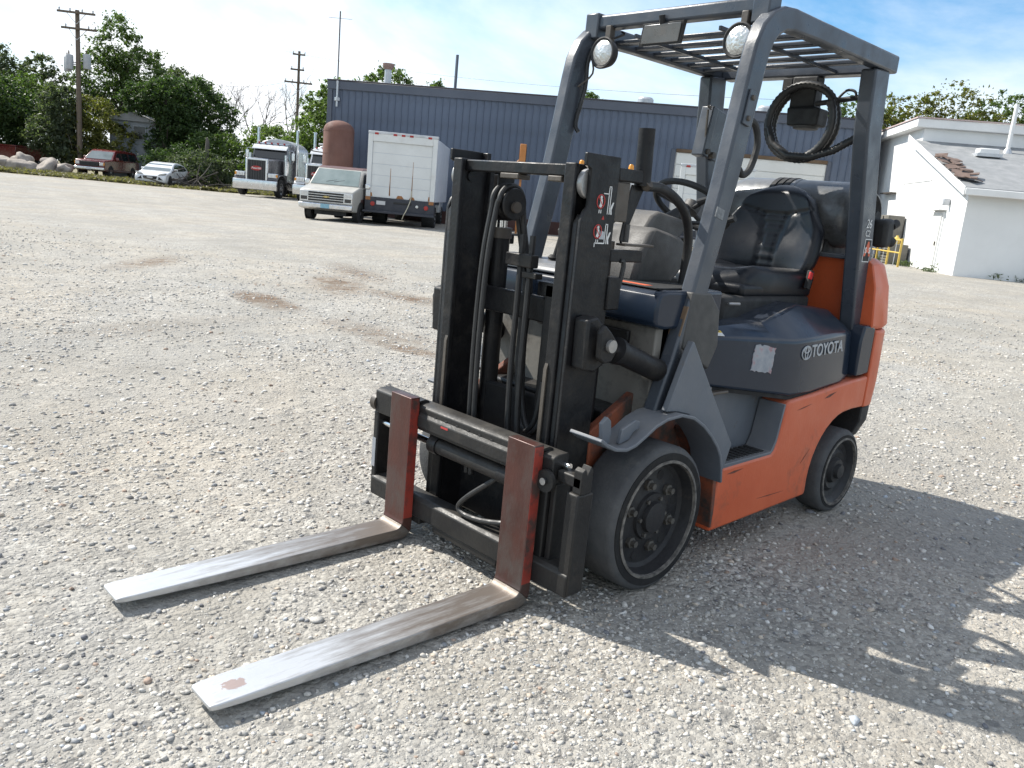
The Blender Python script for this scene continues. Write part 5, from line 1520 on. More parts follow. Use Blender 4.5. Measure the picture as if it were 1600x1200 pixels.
for s in (1, -1):
    a_, b_ = sorted((s * .66, s * .93))
    MB().box(-.06, .045, a_, b_, .80, 1.0).build('headlight', M_CLEARLENS, V, .02)
    a_, b_ = sorted((s * .93, s * .985))
    MB().box(-.10, .03, a_, b_, .80, 1.0).build('turn_signal', M_AMBER, V, .01)
    for xx in (-.98, -4.50):
        arch_disc(V, xx, s * .985, .46, s)
        vwheel(V, xx, s * .88, .40, .26, s)
    MB().obox((-1.75, s * 1.10, 1.30), (.10, .22, .20)).build('wing_mirror', M_REDPAINT, V, .03)
    a_, b_ = sorted((s * .99, s * 1.01))
    MB().box(-5.5, -.2, a_, b_, .46, .58).build('side_cladding', M_MAROON, V, .01)
    for xx in (-2.80, -3.90):
        MB().box(xx - .008, xx + .008, s * .985, s * .995, .55, 1.2).build('door_seam', M_BLKTRIM, V) if s > 0 else MB().box(xx - .008, xx + .008, -.995, -.985, .55, 1.2).build('door_seam', M_BLKTRIM, V)
MB().box(.12, .135, -.16, .16, .50, .62).build('licence_plate', M_PLATE, V)

# --- white hatchback
sx0, sy0 = -16.94, -50.3
V = thing('parked_hatchback', 'white compact hatchback parked beside the dark red SUV', 'car', (sx0, sy0, hz(sx0, sy0)), R(49.8))
lw = lambda z: .91 if z < .95 else .91 - (z - .95) * .42
MB().prism([(-.03, .22), (.0, .46), (-.06, .62), (-.30, .76), (-1.10, .94), (-2.4, .98), (-3.9, 1.02), (-4.28, 1.0), (-4.36, .72), (-4.30, .30), (-4.0, .20), (-.3, .18)], 'y', -.91, .91).build('body', M_WHITEPAINT, V, .09, 4)
shell([(-.98, .90), (-1.60, 1.22), (-2.0, 1.39), (-2.5, 1.47), (-3.2, 1.45), (-3.85, 1.34), (-4.12, 1.20), (-4.30, .95)], lw).build('cabin', M_WHITEPAINT, V, .05, 3)
front_glass(V, (-.98, .90), (-1.95, 1.37), lw, M_WSHIELD, .92)
side_glass(V, [[(-1.45, .98), (-2.05, 1.32), (-2.55, 1.37), (-2.55, .98)], [(-2.62, .98), (-2.62, 1.37), (-3.35, 1.34), (-3.35, 1.0)], [(-3.42, 1.0), (-3.42, 1.33), (-3.75, 1.28), (-4.0, 1.06)]], lw, M_GLASS)
MB().prism([(-.36, .40), (.36, .40), (.42, .58), (-.42, .58)], 'x', -.06, .035).build('grille', M_BLKTRIM, V, .01)
for s in (1, -1):
    MB().prism([(s * .48, .38), (s * .75, .38), (s * .52, .56)], 'x', -.12, .012).build('air_intake', M_BLKTRIM, V)
    MB().prism([(s * .42, .66), (s * .86, .72), (s * .88, .80), (s * .60, .76)], 'x', -.35, -.075).build('headlight', M_CLEARLENS, V, .01)
    MB().obox((-.07, s * .78, .42), (.08, .08, .06)).build('fog_lamp', M_BLKTRIM, V, .01)
    for xx in (-.86, -3.50):
        arch_disc(V, xx, s * .905, .365, s)
        vwheel(V, xx, s * .82, .315, .20, s)
    MB().obox((-1.62, s * 1.0, 1.02), (.12, .20, .13)).build('wing_mirror', M_WHITEPAINT, V, .03)
    a_, b_ = sorted((s * .75, s * .90))
    MB().box(-4.36, -4.15, a_, b_, .80, 1.0).build('tail_light', M_REDLENS, V, .02)
    MB().obox((-2.58, s * .912, .62), (.014, .01, .66)).build('door_seam', M_BLKTRIM, V)
MB().box(.035, .045, -.17, .17, .44, .54).build('licence_plate', M_PLATE, V)

# --- long-nose semi trucks
def semi(label, loc, rz, cabmat, hoodmat):
    V = thing('semi_truck', label, 'truck', loc, rz, 'long-nose trucks parked by the brush')
    MB().prism([(-.02, .36), (.02, .60), (.0, .88), (-.14, .90), (-.14, .36)], 'y', -1.22, 1.22).build('bumper', M_CHROMEV, V, .03)
    g = MB().box(-.42, -.22, -.62, .62, .82, 2.03).build('grille', M_CHROMEV, V, .04, 3)
    MB().box(-.225, -.205, -.50, .50, .90, 1.93).build('grille_mesh', M_BLKTRIM, g, .005)
    for k in range(7):
        MB().box(-.205, -.195, -.42 + k * .14 - .006, -.42 + k * .14 + .006, .92, 1.90).build('grille_bar', M_TRUCKGREY, g)
    ov = frame((-.190, 0, 1.50), (0, 1, 0), (0, 0, 1))
    MB().prism([(.30 * math.cos(t), .125 * math.sin(t)) for t in np.linspace(0, 2 * math.pi, 28, endpoint=False)], 'z', -.012, .008).build('badge', M_REDLENS, g, xf=ov)
    text('Peterbilt', .155, ov @ Matrix.Translation((0, 0, .011)), 'lettering', M_WHITE_INK, g, .003, shear=.3, bold=.002)
    MB().loft([[(-.42, -.60, .95), (-.42, .60, .95), (-.42, .60, 1.98), (-.42, -.60, 1.98)], [(-2.25, -.80, .95), (-2.25, .80, .95), (-2.25, .80, 2.08), (-2.25, -.80, 2.08)]]).build('hood', hoodmat, V, .06, 3)
    lw = lambda z: 1.02 if z < 2.1 else 1.02 - (z - 2.1) * .12
    MB().box(-3.55, -2.25, -1.02, 1.02, .85, 2.12).build('cab', cabmat, V, .05)
    shell([(-2.28, 2.10), (-2.42, 2.72), (-2.60, 2.92), (-2.95, 3.0), (-3.55, 3.02), (-3.56, 2.10)], lw).build('cab_roof', cabmat, V, .05, 3)
    front_glass(V, (-2.28, 2.10), (-2.42, 2.72), lw, M_GLASS, .90)
    side_glass(V, [[(-2.55, 2.12), (-2.62, 2.60), (-3.30, 2.60), (-3.30, 2.0), (-2.75, 2.0)]], lw, M_GLASS)
    MB().prism([(-2.16, 2.60), (-2.18, 2.64), (-2.46, 2.86), (-2.46, 2.76)], 'y', -.98, .98).build('sun_visor', M_WHITEPAINT, V, .01)
    for k in range(5):
        MB().lathe([(.001, 0), (.05, 0), (.045, .12), (.001, .14)], (-2.62, -.72 + k * .36, 2.97), 'x', 10).build('roof_lamp', M_REDLENS, V)
    # sleeper with ribbed side
    pr_ = [(-1.20, .85), (1.20, .85), (1.20, 2.65)] + [(1.20 * math.cos(t), 2.65 + .62 * math.sin(t)) for t in np.linspace(.15, math.pi - .15, 12)] + [(-1.20, 2.65)]
    sl = MB().prism(pr_, 'x', -5.6, -3.62).build('sleeper', M_TRUCKLT, V, .03)
    for k in range(7):
        for s in (1, -1):
            MB().box(-3.72 - k * .27 - .025, -3.72 - k * .27 + .025, s * 1.21 - .012, s * 1.21 + .012, .95, 2.6).build('rib', M_CHROMEV, sl)
    for s in (1, -1):
        # fender over steer tyre
        fp_ = [(-.16, .92), (-.35, 1.10), (-.75, 1.22), (-1.15, 1.22), (-1.55, 1.08), (-1.75, .80)]
        a_, b_ = sorted((s * .62, s * 1.20))
        MB().ribbon(fp_, .05, a_, b_).build('fender', hoodmat, V, .01)
        MB().obox((-.32, s * .90, 1.16), (.22, .52, .24)).build('headlight_pod', M_CHROMEV, V, .03)
        for k in range(2):
            MB().obox((-.20, s * (.80 + k * .18), 1.16), (.03, .14, .14)).build('headlight', M_CLEARLENS, V, .01)
        MB().obox((-.22, s * 1.13, 1.16), (.06, .10, .14)).build('turn_signal', M_AMBER, V, .01)
        vwheel(V, -1.0, s * 1.02, .50, .28, s)
        for xx in (-7.0, -8.3):
            vwheel(V, xx, s * .92, .50, .56, s)
        MB().tube([(-2.05, s * 1.02, 1.25), (-2.05, s * 1.02, 2.02)], .17, 18).build('air_cleaner', M_CHROMEV, V)
        MB().tube([(-2.05, s * 1.02, 2.02), (-2.05, s * 1.02, 2.35)], .09, 14).build('intake_cap', M_CHROMEV, V)
        ex = MB().tube([(-3.60, s * 1.14, .9), (-3.60, s * 1.14, 3.62), (-3.64, s * 1.14, 3.74), (-3.75, s * 1.14, 3.80)], .075, 14).build('exhaust_stack', M_CHROMEV, V)
        MB().tube([(-3.60, s * 1.14, 1.6), (-3.60, s * 1.14, 2.7)], .11, 14).build('heat_shield', M_CHROMEV, ex)
        MB().tube([(-2.9, s * 1.08, .72), (-4.9, s * 1.08, .72)], .30, 20).build('fuel_tank', M_CHROMEV, V)
        MB().tube([(-2.42, s * 1.02, 2.6), (-2.36, s * 1.32, 2.58), (-2.36, s * 1.32, 2.0), (-2.42, s * 1.02, 1.95)], .018, 6).build('mirror_arm', M_CHROMEV, V)
        MB().obox((-2.37, s * 1.32, 2.30), (.06, .18, .42)).build('wing_mirror', M_CHROMEV, V, .02)
    MB().box(-9.0, -2.3, -.42, .42, .62, .85).build('chassis', M_BLKTRIM, V)
    MB().box(-2.3, -.3, -.35, .35, .45, .95).build('engine', M_BLKTRIM, V)
    return V
sx0, sy0 = -19.1, -41.1
semi('dark grey long-nose truck with chrome bumper and red oval badge', (sx0, sy0, hz(sx0, sy0)), R(43.6), M_TRUCKGREY, M_TRUCKGREY)
sx0, sy0 = -21.2, -38.4
semi('white-cabbed truck half hidden behind the van and rusty tank', (sx0, sy0, hz(sx0, sy0) - .05), R(43.6), M_WHITEPAINT, M_WHITEPAINT)

# --- old cargo van
sx0, sy0 = -13.74, -24.74
V = thing('cargo_van', 'old cream and maroon van with rectangular headlights beside the white box truck', 'van', (sx0, sy0, hz(sx0, sy0)), R(39.1))
lw = lambda z: 1.0 if z < 1.2 else 1.0 - (z - 1.2) * .20
MB().prism([(-.05, .42), (.0, .60), (.0, 1.02), (-.04, 1.10), (-.85, 1.30), (-5.1, 1.32), (-5.15, .60), (-5.05, .40), (-.4, .38)], 'y', -1.0, 1.0).build('body', M_CREAM, V, .05, 3)
shell([(-.80, 1.28), (-1.38, 1.90), (-1.62, 1.98), (-3.0, 2.03), (-4.95, 2.0), (-5.12, 1.9), (-5.15, 1.28)], lw).build('cabin', M_CREAM, V, .04, 3)
shell([(-1.40, 1.915), (-1.62, 1.992), (-3.0, 2.043), (-4.95, 2.013), (-5.13, 1.915)], lambda z: lw(z) + .006).build('roof_panel', M_MAROON, V, .02)
front_glass(V, (-.80, 1.28), (-1.38, 1.90), lw, mat('hazy_van_windscreen', (.16, .20, .19), (.24, .28, .27), 1.5, .10, spec=.8), .93, top_in=.96)
side_glass(V, [[(-1.15, 1.33), (-1.52, 1.84), (-2.05, 1.86), (-2.05, 1.33)]], lw, M_GLASS)
MB().box(-5.1, -.9, -1.006, 1.006, .45, .88).build('lower_panel', M_MAROON, V, .02)
MB().prism([(-.02, .42), (.10, .46), (.10, .62), (-.02, .66)], 'y', -1.0, 1.0).build('bumper', M_CHROMEV, V, .03)
g = MB().box(-.02, .025, -.98, .98, .68, 1.05).build('grille', M_CHROMEV, V, .01)
for k in range(4):
    MB().box(.0255, .030, -.66, .66, .70 + k * .086, .70 + k * .086 + .066).build('grille_slot', M_BLKTRIM, g)
for s in (1, -1):
    for z in (.72, .90):
        a_, b_ = sorted((s * .70, s * .94))
        MB().box(.02, .04, a_, b_, z, z + .13).build('headlight', M_CLEARLENS if z > .8 else M_GLASS, g, .006)
    for xx in (-.95, -4.1):
        arch_disc(V, xx, s * 1.0, .42, s)
        vwheel(V, xx, s * .90, .36, .24, s, True, .55)
    MB().obox((-1.15, s * 1.16, 1.36), (.10, .20, .20)).build('wing_mirror', M_CHROMEV, V, .04)
    MB().obox((-1.12, s * 1.005, .85), (.014, .012, .8)).build('door_seam', M_BLKTRIM, V)
    MB().tube([(-.92, s * .15 - .2, 1.42), (-1.0, s * .15 + .18, 1.50)], .012, 6).build('wiper', M_BLKTRIM, V)
MB().prism([(-.12, -.018), (-.05, -.018), (-.045, -.035), (.045, -.035), (.05, -.018), (.12, -.018), (.14, .018), (.05, .018), (.045, .035), (-.045, .035), (-.05, .018), (-.10, .018)], 'z', .0, .012).build('emblem', mat('gold_emblem', (.45, .34, .12), (.55, .42, .16), 9, .4), g, xf=frame((.03, 0, .87), (0, 1, 0), (0, 0, 1)))
MB().box(.10, .115, -.16, .16, .47, .62).build('licence_plate', M_PLATEBLUE, V)
MB().box(-4.6, -.5, -.6, .6, .22, .40).build('underbody', M_BLKTRIM, V)

# --- box trucks seen from behind
def box_truck(name, label, loc, rz, W=2.55, rust=True, L=5.2, H0=1.02, H1=3.28):
    V = thing(name, label, 'truck', loc, rz, None)
    w = W / 2
    # origin at the rear centre, x forward
    MB().box(.04, L, -w, w, H0, H1).build('cargo_box', M_BOXSIDE, V, .02)
    rfm = MB()
    rfm.box(-.02, .06, -w, -w + .17, H0, H1 + .005); rfm.box(-.02, .06, w - .17, w, H0, H1 + .005)
    rfm.box(-.02, .06, -w + .17, w - .17, H1 - .26, H1 + .005)
    rfm.build('rear_frame', M_BOXWHITE, V, .012)
    MB().box(-.03, .3, -w - .01, w + .01, H1 + .0055, H1 + .10).build('roof_cap', M_GALV, V, .015)
    d = MB().box(.045, .07, -w + .17, w - .17, H0, H1 - .26).build('roll_door', M_BOXWHITE, V)
    nps = 5
    ph = (H1 - .26 - H0) / nps
    for k in range(nps):
        MB().box(.028, .045, -w + .18, w - .18, H0 + k * ph + .006, H0 + (k + 1) * ph - .006).build('door_slat', M_BOXWHITE, d, .006)
    if rust:
        for yy, z0, z1, ww in ((.40, 1.10, 2.1, .03), (.40, 1.12, 1.6, .05), (-.42, 1.05, 2.4, .022), (-.42, 1.05, 1.9, .04), (-.0, 1.03, 1.14, .30), (-.45, 1.03, 1.13, .22), (w - .2, 1.04, 1.18, .09), (-w + .2, 1.04, 1.2, .07)):
            MB().prism([(yy - ww / 2, z0), (yy + ww / 2, z0), (yy + ww * .3, z1), (yy - ww * .2, z1)], 'x', .024, .0275).build('rust_streak', M_RUSTSTREAK, d)
    for yy in (-.30, 0, .30, -.98, .98):
        MB().box(-.04, -.018, yy - .07, yy + .07, H1 - .02, H1 + .05).build('marker_lamp', M_REDLENS, V, .008)
    # rear bumper housing
    b = MB().box(-.05, .30, -w - .02, w + .02, .52, H0 - .003).build('rear_bumper', M_DKBLUE, V, .015)
    MB().box(-.32, -.05, -w - .05, w + .05, .46, .54).build('step_bar', M_DKBLUE, V, .015)
    for s in (1, -1):
        MB().lathe([(.001, 0), (.085, 0), (.08, -.03), (.001, -.035)], (-.05, s * (w - .28), .78), 'x', 20).build('tail_light', M_REDLENS, b)
        MB().obox((-.052, s * (w - .10), .97), (.03, .18, .12)).build('corner_plate', M_RUSTSTREAK, b)
    MB().lathe([(.001, 0), (.055, 0), (.05, -.02), (.001, -.022)], (-.05, -w + .62, .80), 'x', 18).build('reverse_lamp', M_CLEARLENS, b)
    MB().box(-.062, -.05, w - .75, w - .42, .76, .90).build('licence_plate', M_PLATE, b)
    MB().box(-.075, -.05, -.45, .22, .84, .90).build('grab_bar', M_BLKTRIM, b, .01)
    if rust:
        MB().tube([(.02, -.42, 1.35), (-.04, -.40, 1.0), (-.34, -.30, .62), (-.36, -.24, .50), (-.30, -.16, .30)], .018, 8).build('pull_rope', mat('pale_rope', (.42, .38, .28), (.5, .46, .36), 20, .9), d)
    for s in (1, -1):
        vwheel(V, 1.55, s * (w - .32), .42, .50, s)
        MB().box(.9, 2.2, s * (w - .03) - .02, s * (w - .03) + .02, .92, 1.02).build('mud_rail', M_DKBLUE, V)
        vwheel(V, L + 1.1, s * .88, .42, .26, s)
    MB().box(-.0, L + 1.8, -.45, .45, .55, .80).build('chassis', M_BLKTRIM, V)
    MB().box(L + .15, L + 2.0, -1.0, 1.0, .55, 1.3).build('cab', M_WHITEPAINT, V, .05)
    shell([(L + 1.7, 1.28), (L + 1.2, 2.0), (L + .95, 2.1), (L + .3, 2.12), (L + .18, 1.28)], lambda z: 1.0 - max(0, z - 1.2) * .12).build('cab_roof', M_WHITEPAINT, V, .04)
    return V
box_truck('box_truck', 'white box truck with rust-streaked roll-up door beside the cream van', (-16.24, -23.72, 0), R(-133.7))
box_truck('box_truck', 'white box truck parked nose-in before the overhead door', (-22.35, -14.2, hz(-22.35, -14.2)), R(-146.6), W=2.45, rust=False, L=3.3, H1=2.85)

# --- work truck behind the mast
V = thing('work_truck', 'dark work truck with amber roof beacons parked by the blue wall', 'truck', (-20.44, -17.48, hz(-20.44, -17.48)), R(-139.3))
MB().box(0, 4.5, -1.1, 1.1, .62, .95).build('bed', M_BLKTRIM, V, .02)
MB().box(.0, .12, -1.1, 1.1, .95, 1.35).build('tailgate', M_DKBLUE, V, .02)
MB().box(.25, 1.1, -1.08, 1.08, 1.35, 2.65).build('headboard', M_DKBLUE, V, .03)
MB().box(2.9, 4.8, -1.0, 1.0, .6, 2.2).build('cab', M_DKBLUE, V, .08)
for s in (1, -1):
    vwheel(V, .9, s * .85, .46, .5, s); vwheel(V, 4.2, s * .9, .46, .28, s)
    MB().box(.22, .26, s * 1.0 - .1, s * 1.0 + .1, 1.5, 2.5).build('light_post', M_GALV, V)
    bc = MB().lathe([(.001, 0), (.10, 0), (.10, .10), (.085, .24), (.05, .28), (.001, .28)], (.6, s * .88, 2.65), 'z', 16).build('beacon', M_AMBER, V)
    MB().lathe([(.001, 0), (.12, 0), (.12, -.05), (.001, -.05)], (.21, s * 1.05, 1.88), 'x', 16).build('tail_light', M_REDLENS, V)
    MB().obox((.20, s * 1.02, 1.42), (.05, .14, .26)).build('marker_lamp', M_AMBER, V, .01)
    MB().obox((.10, s * 1.15, 1.0), (.3, .2, .26)).build('mirror_box', M_CHROMEV, V, .04)

# --- orange jib by the wall
V = thing('jib_crane', 'rusty orange jib post with hooked arm before the blue wall', 'crane', (-20.4, -21.7, 0), R(44))
M_JIB = mat('faded_orange_steel', (.40, .15, .04), (.48, .20, .06), 3, .7, c3=(.16, .08, .04), scale3=2, thr3=(.48, .62))
MB().box(-.06, .06, -.04, .04, 0, 2.9).build('post', M_JIB, V, .01)
MB().box(-.13, .13, -.12, .12, 2.75, 3.5).build('head', M_JIB, V, .02)
MB().box(-.06, .06, -.14, .14, 2.85, 3.4).build('head_slot', M_BLKTRIM, V)
MB().tube([(.0, -.1, 2.9), (.1, -.75, 2.0), (.1, -.86, 1.6), (.1, -.90, 1.0), (.1, -.95, .1)], [.05, .06, .05, .05, .05], 10).build('arm', M_JIB, V)
MB().box(-.4, .4, -1.1, .4, -.02, .12).build('base_plate', M_BLKTRIM, V, .02)
# ------------------------------------------------------------------ vegetation
def leaf_material(name, c1, c2, c3):
    m = bpy.data.materials.new(name)
    m.use_nodes = True
    n, l = m.node_tree.nodes, m.node_tree.links
    b = n['Principled BSDF']; out = n['Material Output']
    a = n.new('ShaderNodeAttribute'); a.attribute_name = 'rnd'
    r = n.new('ShaderNodeValToRGB')
    r.color_ramp.elements[0].color = hexc(c1); r.color_ramp.elements[1].color = hexc(c3)
    e = r.color_ramp.elements.new(.5); e.color = hexc(c2)
    l.new(a.outputs['Fac'], r.inputs['Fac'])
    l.new(r.outputs['Color'], b.inputs['Base Color'])
    b.inputs['Roughness'].default_value = .55
    b.inputs['Specular IOR Level'].default_value = .35
    tr = n.new('ShaderNodeBsdfTranslucent')
    g = n.new('ShaderNodeMix'); g.data_type = 'RGBA'; g.blend_type = 'MULTIPLY'; g.inputs['Factor'].default_value = 1
    l.new(r.outputs['Color'], g.inputs['A']); g.inputs['B'].default_value = (1.3, 1.5, .6, 1)
    l.new(g.outputs['Result'], tr.inputs['Color'])
    ms = n.new('ShaderNodeMixShader'); ms.inputs['Fac'].default_value = .38
    l.new(b.outputs[0], ms.inputs[1]); l.new(tr.outputs[0], ms.inputs[2]); l.new(ms.outputs[0], out.inputs['Surface'])
    return m
L_DARK = leaf_material('dark_green_leaves', (.036, .064, .026), (.055, .092, .034), (.095, .135, .048))
L_MID = leaf_material('mid_green_leaves', (.055, .090, .030), (.085, .130, .042), (.140, .185, .060))
L_LIGHT = leaf_material('light_green_leaves', (.080, .125, .036), (.120, .175, .052), (.180, .230, .080))
L_YELLOW = leaf_material('yellowing_leaves', (.090, .105, .028), (.145, .150, .040), (.210, .185, .055))
L_GREY = leaf_material('grey_green_leaves', (.062, .085, .050), (.090, .115, .070), (.130, .150, .095))
L_DRY = leaf_material('dry_grass_blades', (.10, .095, .055), (.17, .15, .09), (.25, .22, .14))
M_BARK = mat('tree_bark', (.055, .045, .036), (.095, .08, .065), 3, .95, stretch=(4, 4, .6), bump=.3, bscale=14)
M_BARKGREY = mat('grey_bare_wood', (.075, .066, .058), (.12, .108, .095), 3, .95)

def leaf_mesh(name, pts, size, m, parent=None, elong=1.0, updown=0.0, rng=None):
    rng = rng or RNG
    n = len(pts)
    nrm = rng.normal(0, 1, (n, 3)); nrm[:, 2] = np.abs(nrm[:, 2]) + .25
    nrm /= np.linalg.norm(nrm, axis=1)[:, None]
    t = rng.normal(0, 1, (n, 3)); t[:, 2] -= updown
    t -= nrm * (t * nrm).sum(1)[:, None]; t /= np.linalg.norm(t, axis=1)[:, None]
    bt = np.cross(nrm, t)
    s = size * rng.uniform(.6, 1.35, n)
    a = t * (s * elong)[:, None]; b = bt * (s * .52)[:, None]
    bend = nrm * (s * .18)[:, None]
    V = np.stack([pts - a, pts + b * .9 + bend, pts + a, pts - b * .9 + bend], 1)
    F = np.arange(n * 4).reshape(n, 4)
    me = bpy.data.meshes.new(name)
    me.vertices.add(n * 4); me.loops.add(n * 4); me.polygons.add(n)
    me.vertices.foreach_set('co', V.reshape(-1).astype(np.float32))
    me.loops.foreach_set('vertex_index', F.reshape(-1).astype(np.int32))
    me.polygons.foreach_set('loop_start', (np.arange(n) * 4).astype(np.int32))
    at = me.attributes.new('rnd', 'FLOAT', 'POINT')
    at.data.foreach_set('value', np.repeat(np.clip(rng.normal(.45, .22, n), 0, 1), 4).astype(np.float32))
    me.update()
    me.materials.append(m)
    o = bpy.data.objects.new(name, me); COL.objects.link(o)
    if parent: o.parent = parent
    return o

def crown_points(blobs, n, rng, shellb=.55):
    """blobs: (x,y,z,rx,ry,rz). leaf clumps through each ellipsoid, denser near its surface"""
    vol = np.array([b[3] * b[4] * b[5] for b in blobs]) ** .8
    pts = []
    for b, k in zip(blobs, (vol / vol.sum() * n).astype(int)):
        nc = max(8, int(k / 36))
        d = rng.normal(0, 1, (nc, 3)); d /= np.linalg.norm(d, axis=1)[:, None]
        rr = rng.uniform(shellb, 1.05, nc) ** .8
        cen = np.array(b[:3]) + d * rr[:, None] * np.array(b[3:])
        cr_ = rng.uniform(.12, .38, nc) * (b[3] * b[4] * b[5]) ** (1 / 3)
        idx = rng.integers(0, nc, k)
        q = rng.normal(0, 1, (k, 3)); q /= np.linalg.norm(q, axis=1)[:, None]
        q *= np.abs(rng.normal(0, .62, k))[:, None]
        pts.append(cen[idx] + q * cr_[idx][:, None] * np.array([1, 1, .72]))
    return np.concatenate(pts)

def limbs(mb, base, h, blobs, r0, rng, depth=1):
    top = Vector((base[0] + rng.normal(0, .2), base[1] + rng.normal(0, .2), base[2] + h))
    mid = Vector(base).lerp(top, .5) + Vector((rng.normal(0, .15), rng.normal(0, .15), 0))
    mb.tube([base, tuple(mid), tuple(top)], [r0, r0 * .75, r0 * .35], 9)
    for b in blobs:
        for k in range(3):
            t = rng.uniform(.35, .9)
            s = Vector(base).lerp(top, t)
            e = Vector(b[:3]) + Vector((rng.normal(0, .45) * b[3], rng.normal(0, .45) * b[4], rng.normal(0, .35) * b[5]))
            m_ = s.lerp(e, .5) + Vector((0, 0, .12 * (e - s).length))
            mb.tube([tuple(s), tuple(m_), tuple(e)], [r0 * .32, r0 * .2, r0 * .05], 6)

def tree(label, loc, h, blobs, n, size, m, r0=.22, name='tree', group='trees along the yard edge', cat='tree', seed=1, shellb=.55, elong=1.0, updown=0.0):
    rng = np.random.default_rng(seed)
    T = thing(name, label, cat, loc, 0, group)
    mb = MB(); limbs(mb, (0, 0, -.3), h, blobs, r0, rng)
    mb.build('trunk', M_BARK, T)
    leaf_mesh('crown', crown_points(blobs, n, rng, shellb), size, m, T, elong, updown, rng)
    return T

def G(x, y, dz=0):
    return (x, y, hz(x, y) + dz)
# big trees behind the pole and the SUV (local blob coordinates)
tree('tall broad green tree towering behind the pole with transformers', G(-22.4, -71.2), 8.6,
     [(0.3, 0, 10.0, 1.9, 1.9, 2.4), (-1.2, .9, 8.2, 2.2, 2.2, 2.0), (.9, -.7, 7.6, 2.4, 2.4, 2.2), (-.4, 0, 5.6, 2.9, 2.7, 2.0), (-1.9, 1.6, 5.2, 2.0, 2, 1.6), (1.6, -1.4, 5.0, 1.9, 1.9, 1.6)], 30000, 0.122, L_MID, .30, seed=21)
tree('dense dark green tree right behind the white hatchback', G(-25.2, -63.6), 6.2,
     [(0, 0, 6.3, 2.0, 2.0, 1.7), (-.9, .8, 5.0, 2.0, 2.0, 1.9), (.9, -.8, 5.0, 1.9, 1.9, 1.9), (-.2, 0, 3.2, 2.5, 2.4, 1.8), (-1.8, 1.4, 3.0, 1.5, 1.5, 1.5)], 28000, 0.115, L_DARK, .26, seed=22)
tree('dark leafy tree shading the old house beyond the SUV', G(-22.7, -62.5), 6.5,
     [(0, 0, 6.0, 1.9, 1.9, 1.6), (1.3, -1.2, 5.9, 1.5, 1.5, 1.2), (-.6, .5, 4.4, 1.6, 1.6, 1.3), (.2, -.2, 2.6, 1.3, 1.2, 1.4)], 24000, 0.115, L_DARK, .24, seed=23)
tree('pale thin-leaved tree between the tall tree and the dense dark one', G(-27.8, -74.0), 8.0,
     [(0, 0, 8.3, 1.9, 1.9, 1.3), (-1.4, 1.2, 7.6, 1.5, 1.5, 1.2), (1.1, -1, 7.2, 1.6, 1.6, 1.4)], 10400, 0.122, L_GREY, .20, seed=24)
tree('yellowing bushy tree around the foot of the transformer pole', G(-18.7, -65.6), 3.6,
     [(0, 0, 4.2, 1.6, 1.6, 1.5), (.8, -.7, 2.8, 1.5, 1.5, 1.4), (-1.0, .9, 2.6, 1.6, 1.5, 1.4), (0, 0, 1.5, 2.0, 1.9, 1.2)], 18000, 0.101, L_YELLOW, .14, seed=25)
tree('grey-green willowy tree just beside the transformer pole', G(-16.6, -66.4), 4.4,
     [(0, 0, 4.4, 1.5, 1.5, 1.9), (.5, -.4, 2.6, 1.7, 1.7, 1.6), (-.6, .5, 1.6, 1.5, 1.4, 1.1)], 17000, 0.108, L_GREY, .14, seed=26, elong=1.3, updown=.6)
tree('dark spreading tree over the boulders', G(-13.2, -72.5), 5.2,
     [(0, 0, 4.9, 2.6, 2.6, 1.9), (1.8, -1.2, 3.8, 2.2, 2.2, 1.7), (-1.8, 1.4, 3.8, 2.2, 2.2, 1.8), (0, 0, 2.4, 3.0, 2.8, 1.5)], 28000, 0.122, L_DARK, .26, seed=27)
tree('tall feathery pale tree above the boulders', G(-15.0, -79.5), 9.0,
     [(0, 0, 8.2, 1.9, 1.9, 1.6), (.7, -.5, 9.8, .9, .9, 1.1), (-1.5, 1.3, 7.2, 1.6, 1.5, 1.4), (1.7, -1.3, 7.0, 1.7, 1.6, 1.5)], 12000, 0.122, L_GREY, .2, seed=28)
tree('thin see-through tree between the boulders and the pole', G(-18.6, -79.0), 8.6,
     [(0, 0, 8.4, 1.3, 1.3, 1.1), (-1.0, .8, 7.2, 1.3, 1.3, 1.1), (.9, -.8, 6.9, 1.2, 1.2, 1.0)], 5200, 0.115, L_GREY, .16, seed=29)
tree('mid-green tree filling the gap behind the spreading dark one', G(-16.2, -75.2), 5.6,
     [(0, 0, 5.6, 2.3, 2.3, 1.8), (-1.4, 1.2, 4.4, 2, 2, 1.7), (1.5, -1.3, 4.6, 2, 2, 1.7), (0, 0, 2.5, 2.6, 2.5, 1.6)], 20000, 0.122, L_MID, .22, seed=30)
tree('broad leafy tree beyond the red trailer', G(-8.0, -71.5), 6.0,
     [(0, 0, 6.0, 2.4, 2.4, 1.9), (1.6, -1.0, 4.6, 2.2, 2.2, 1.7), (-1.6, 1.0, 4.6, 2.2, 2.2, 1.7), (0, 0, 2.4, 2.8, 2.6, 1.6)], 16000, .14, L_MID, .24, seed=36)
tree('dark rounded tree farthest along the yard edge past the red trailer', G(-1.5, -68.5), 5.4,
     [(0, 0, 5.4, 2.5, 2.5, 1.9), (1.7, -.6, 4.2, 2.2, 2.2, 1.6), (-1.7, .8, 4.2, 2.2, 2.2, 1.7), (0, 0, 2.2, 3.0, 2.8, 1.6)], 16000, .14, L_DARK, .24, seed=37)
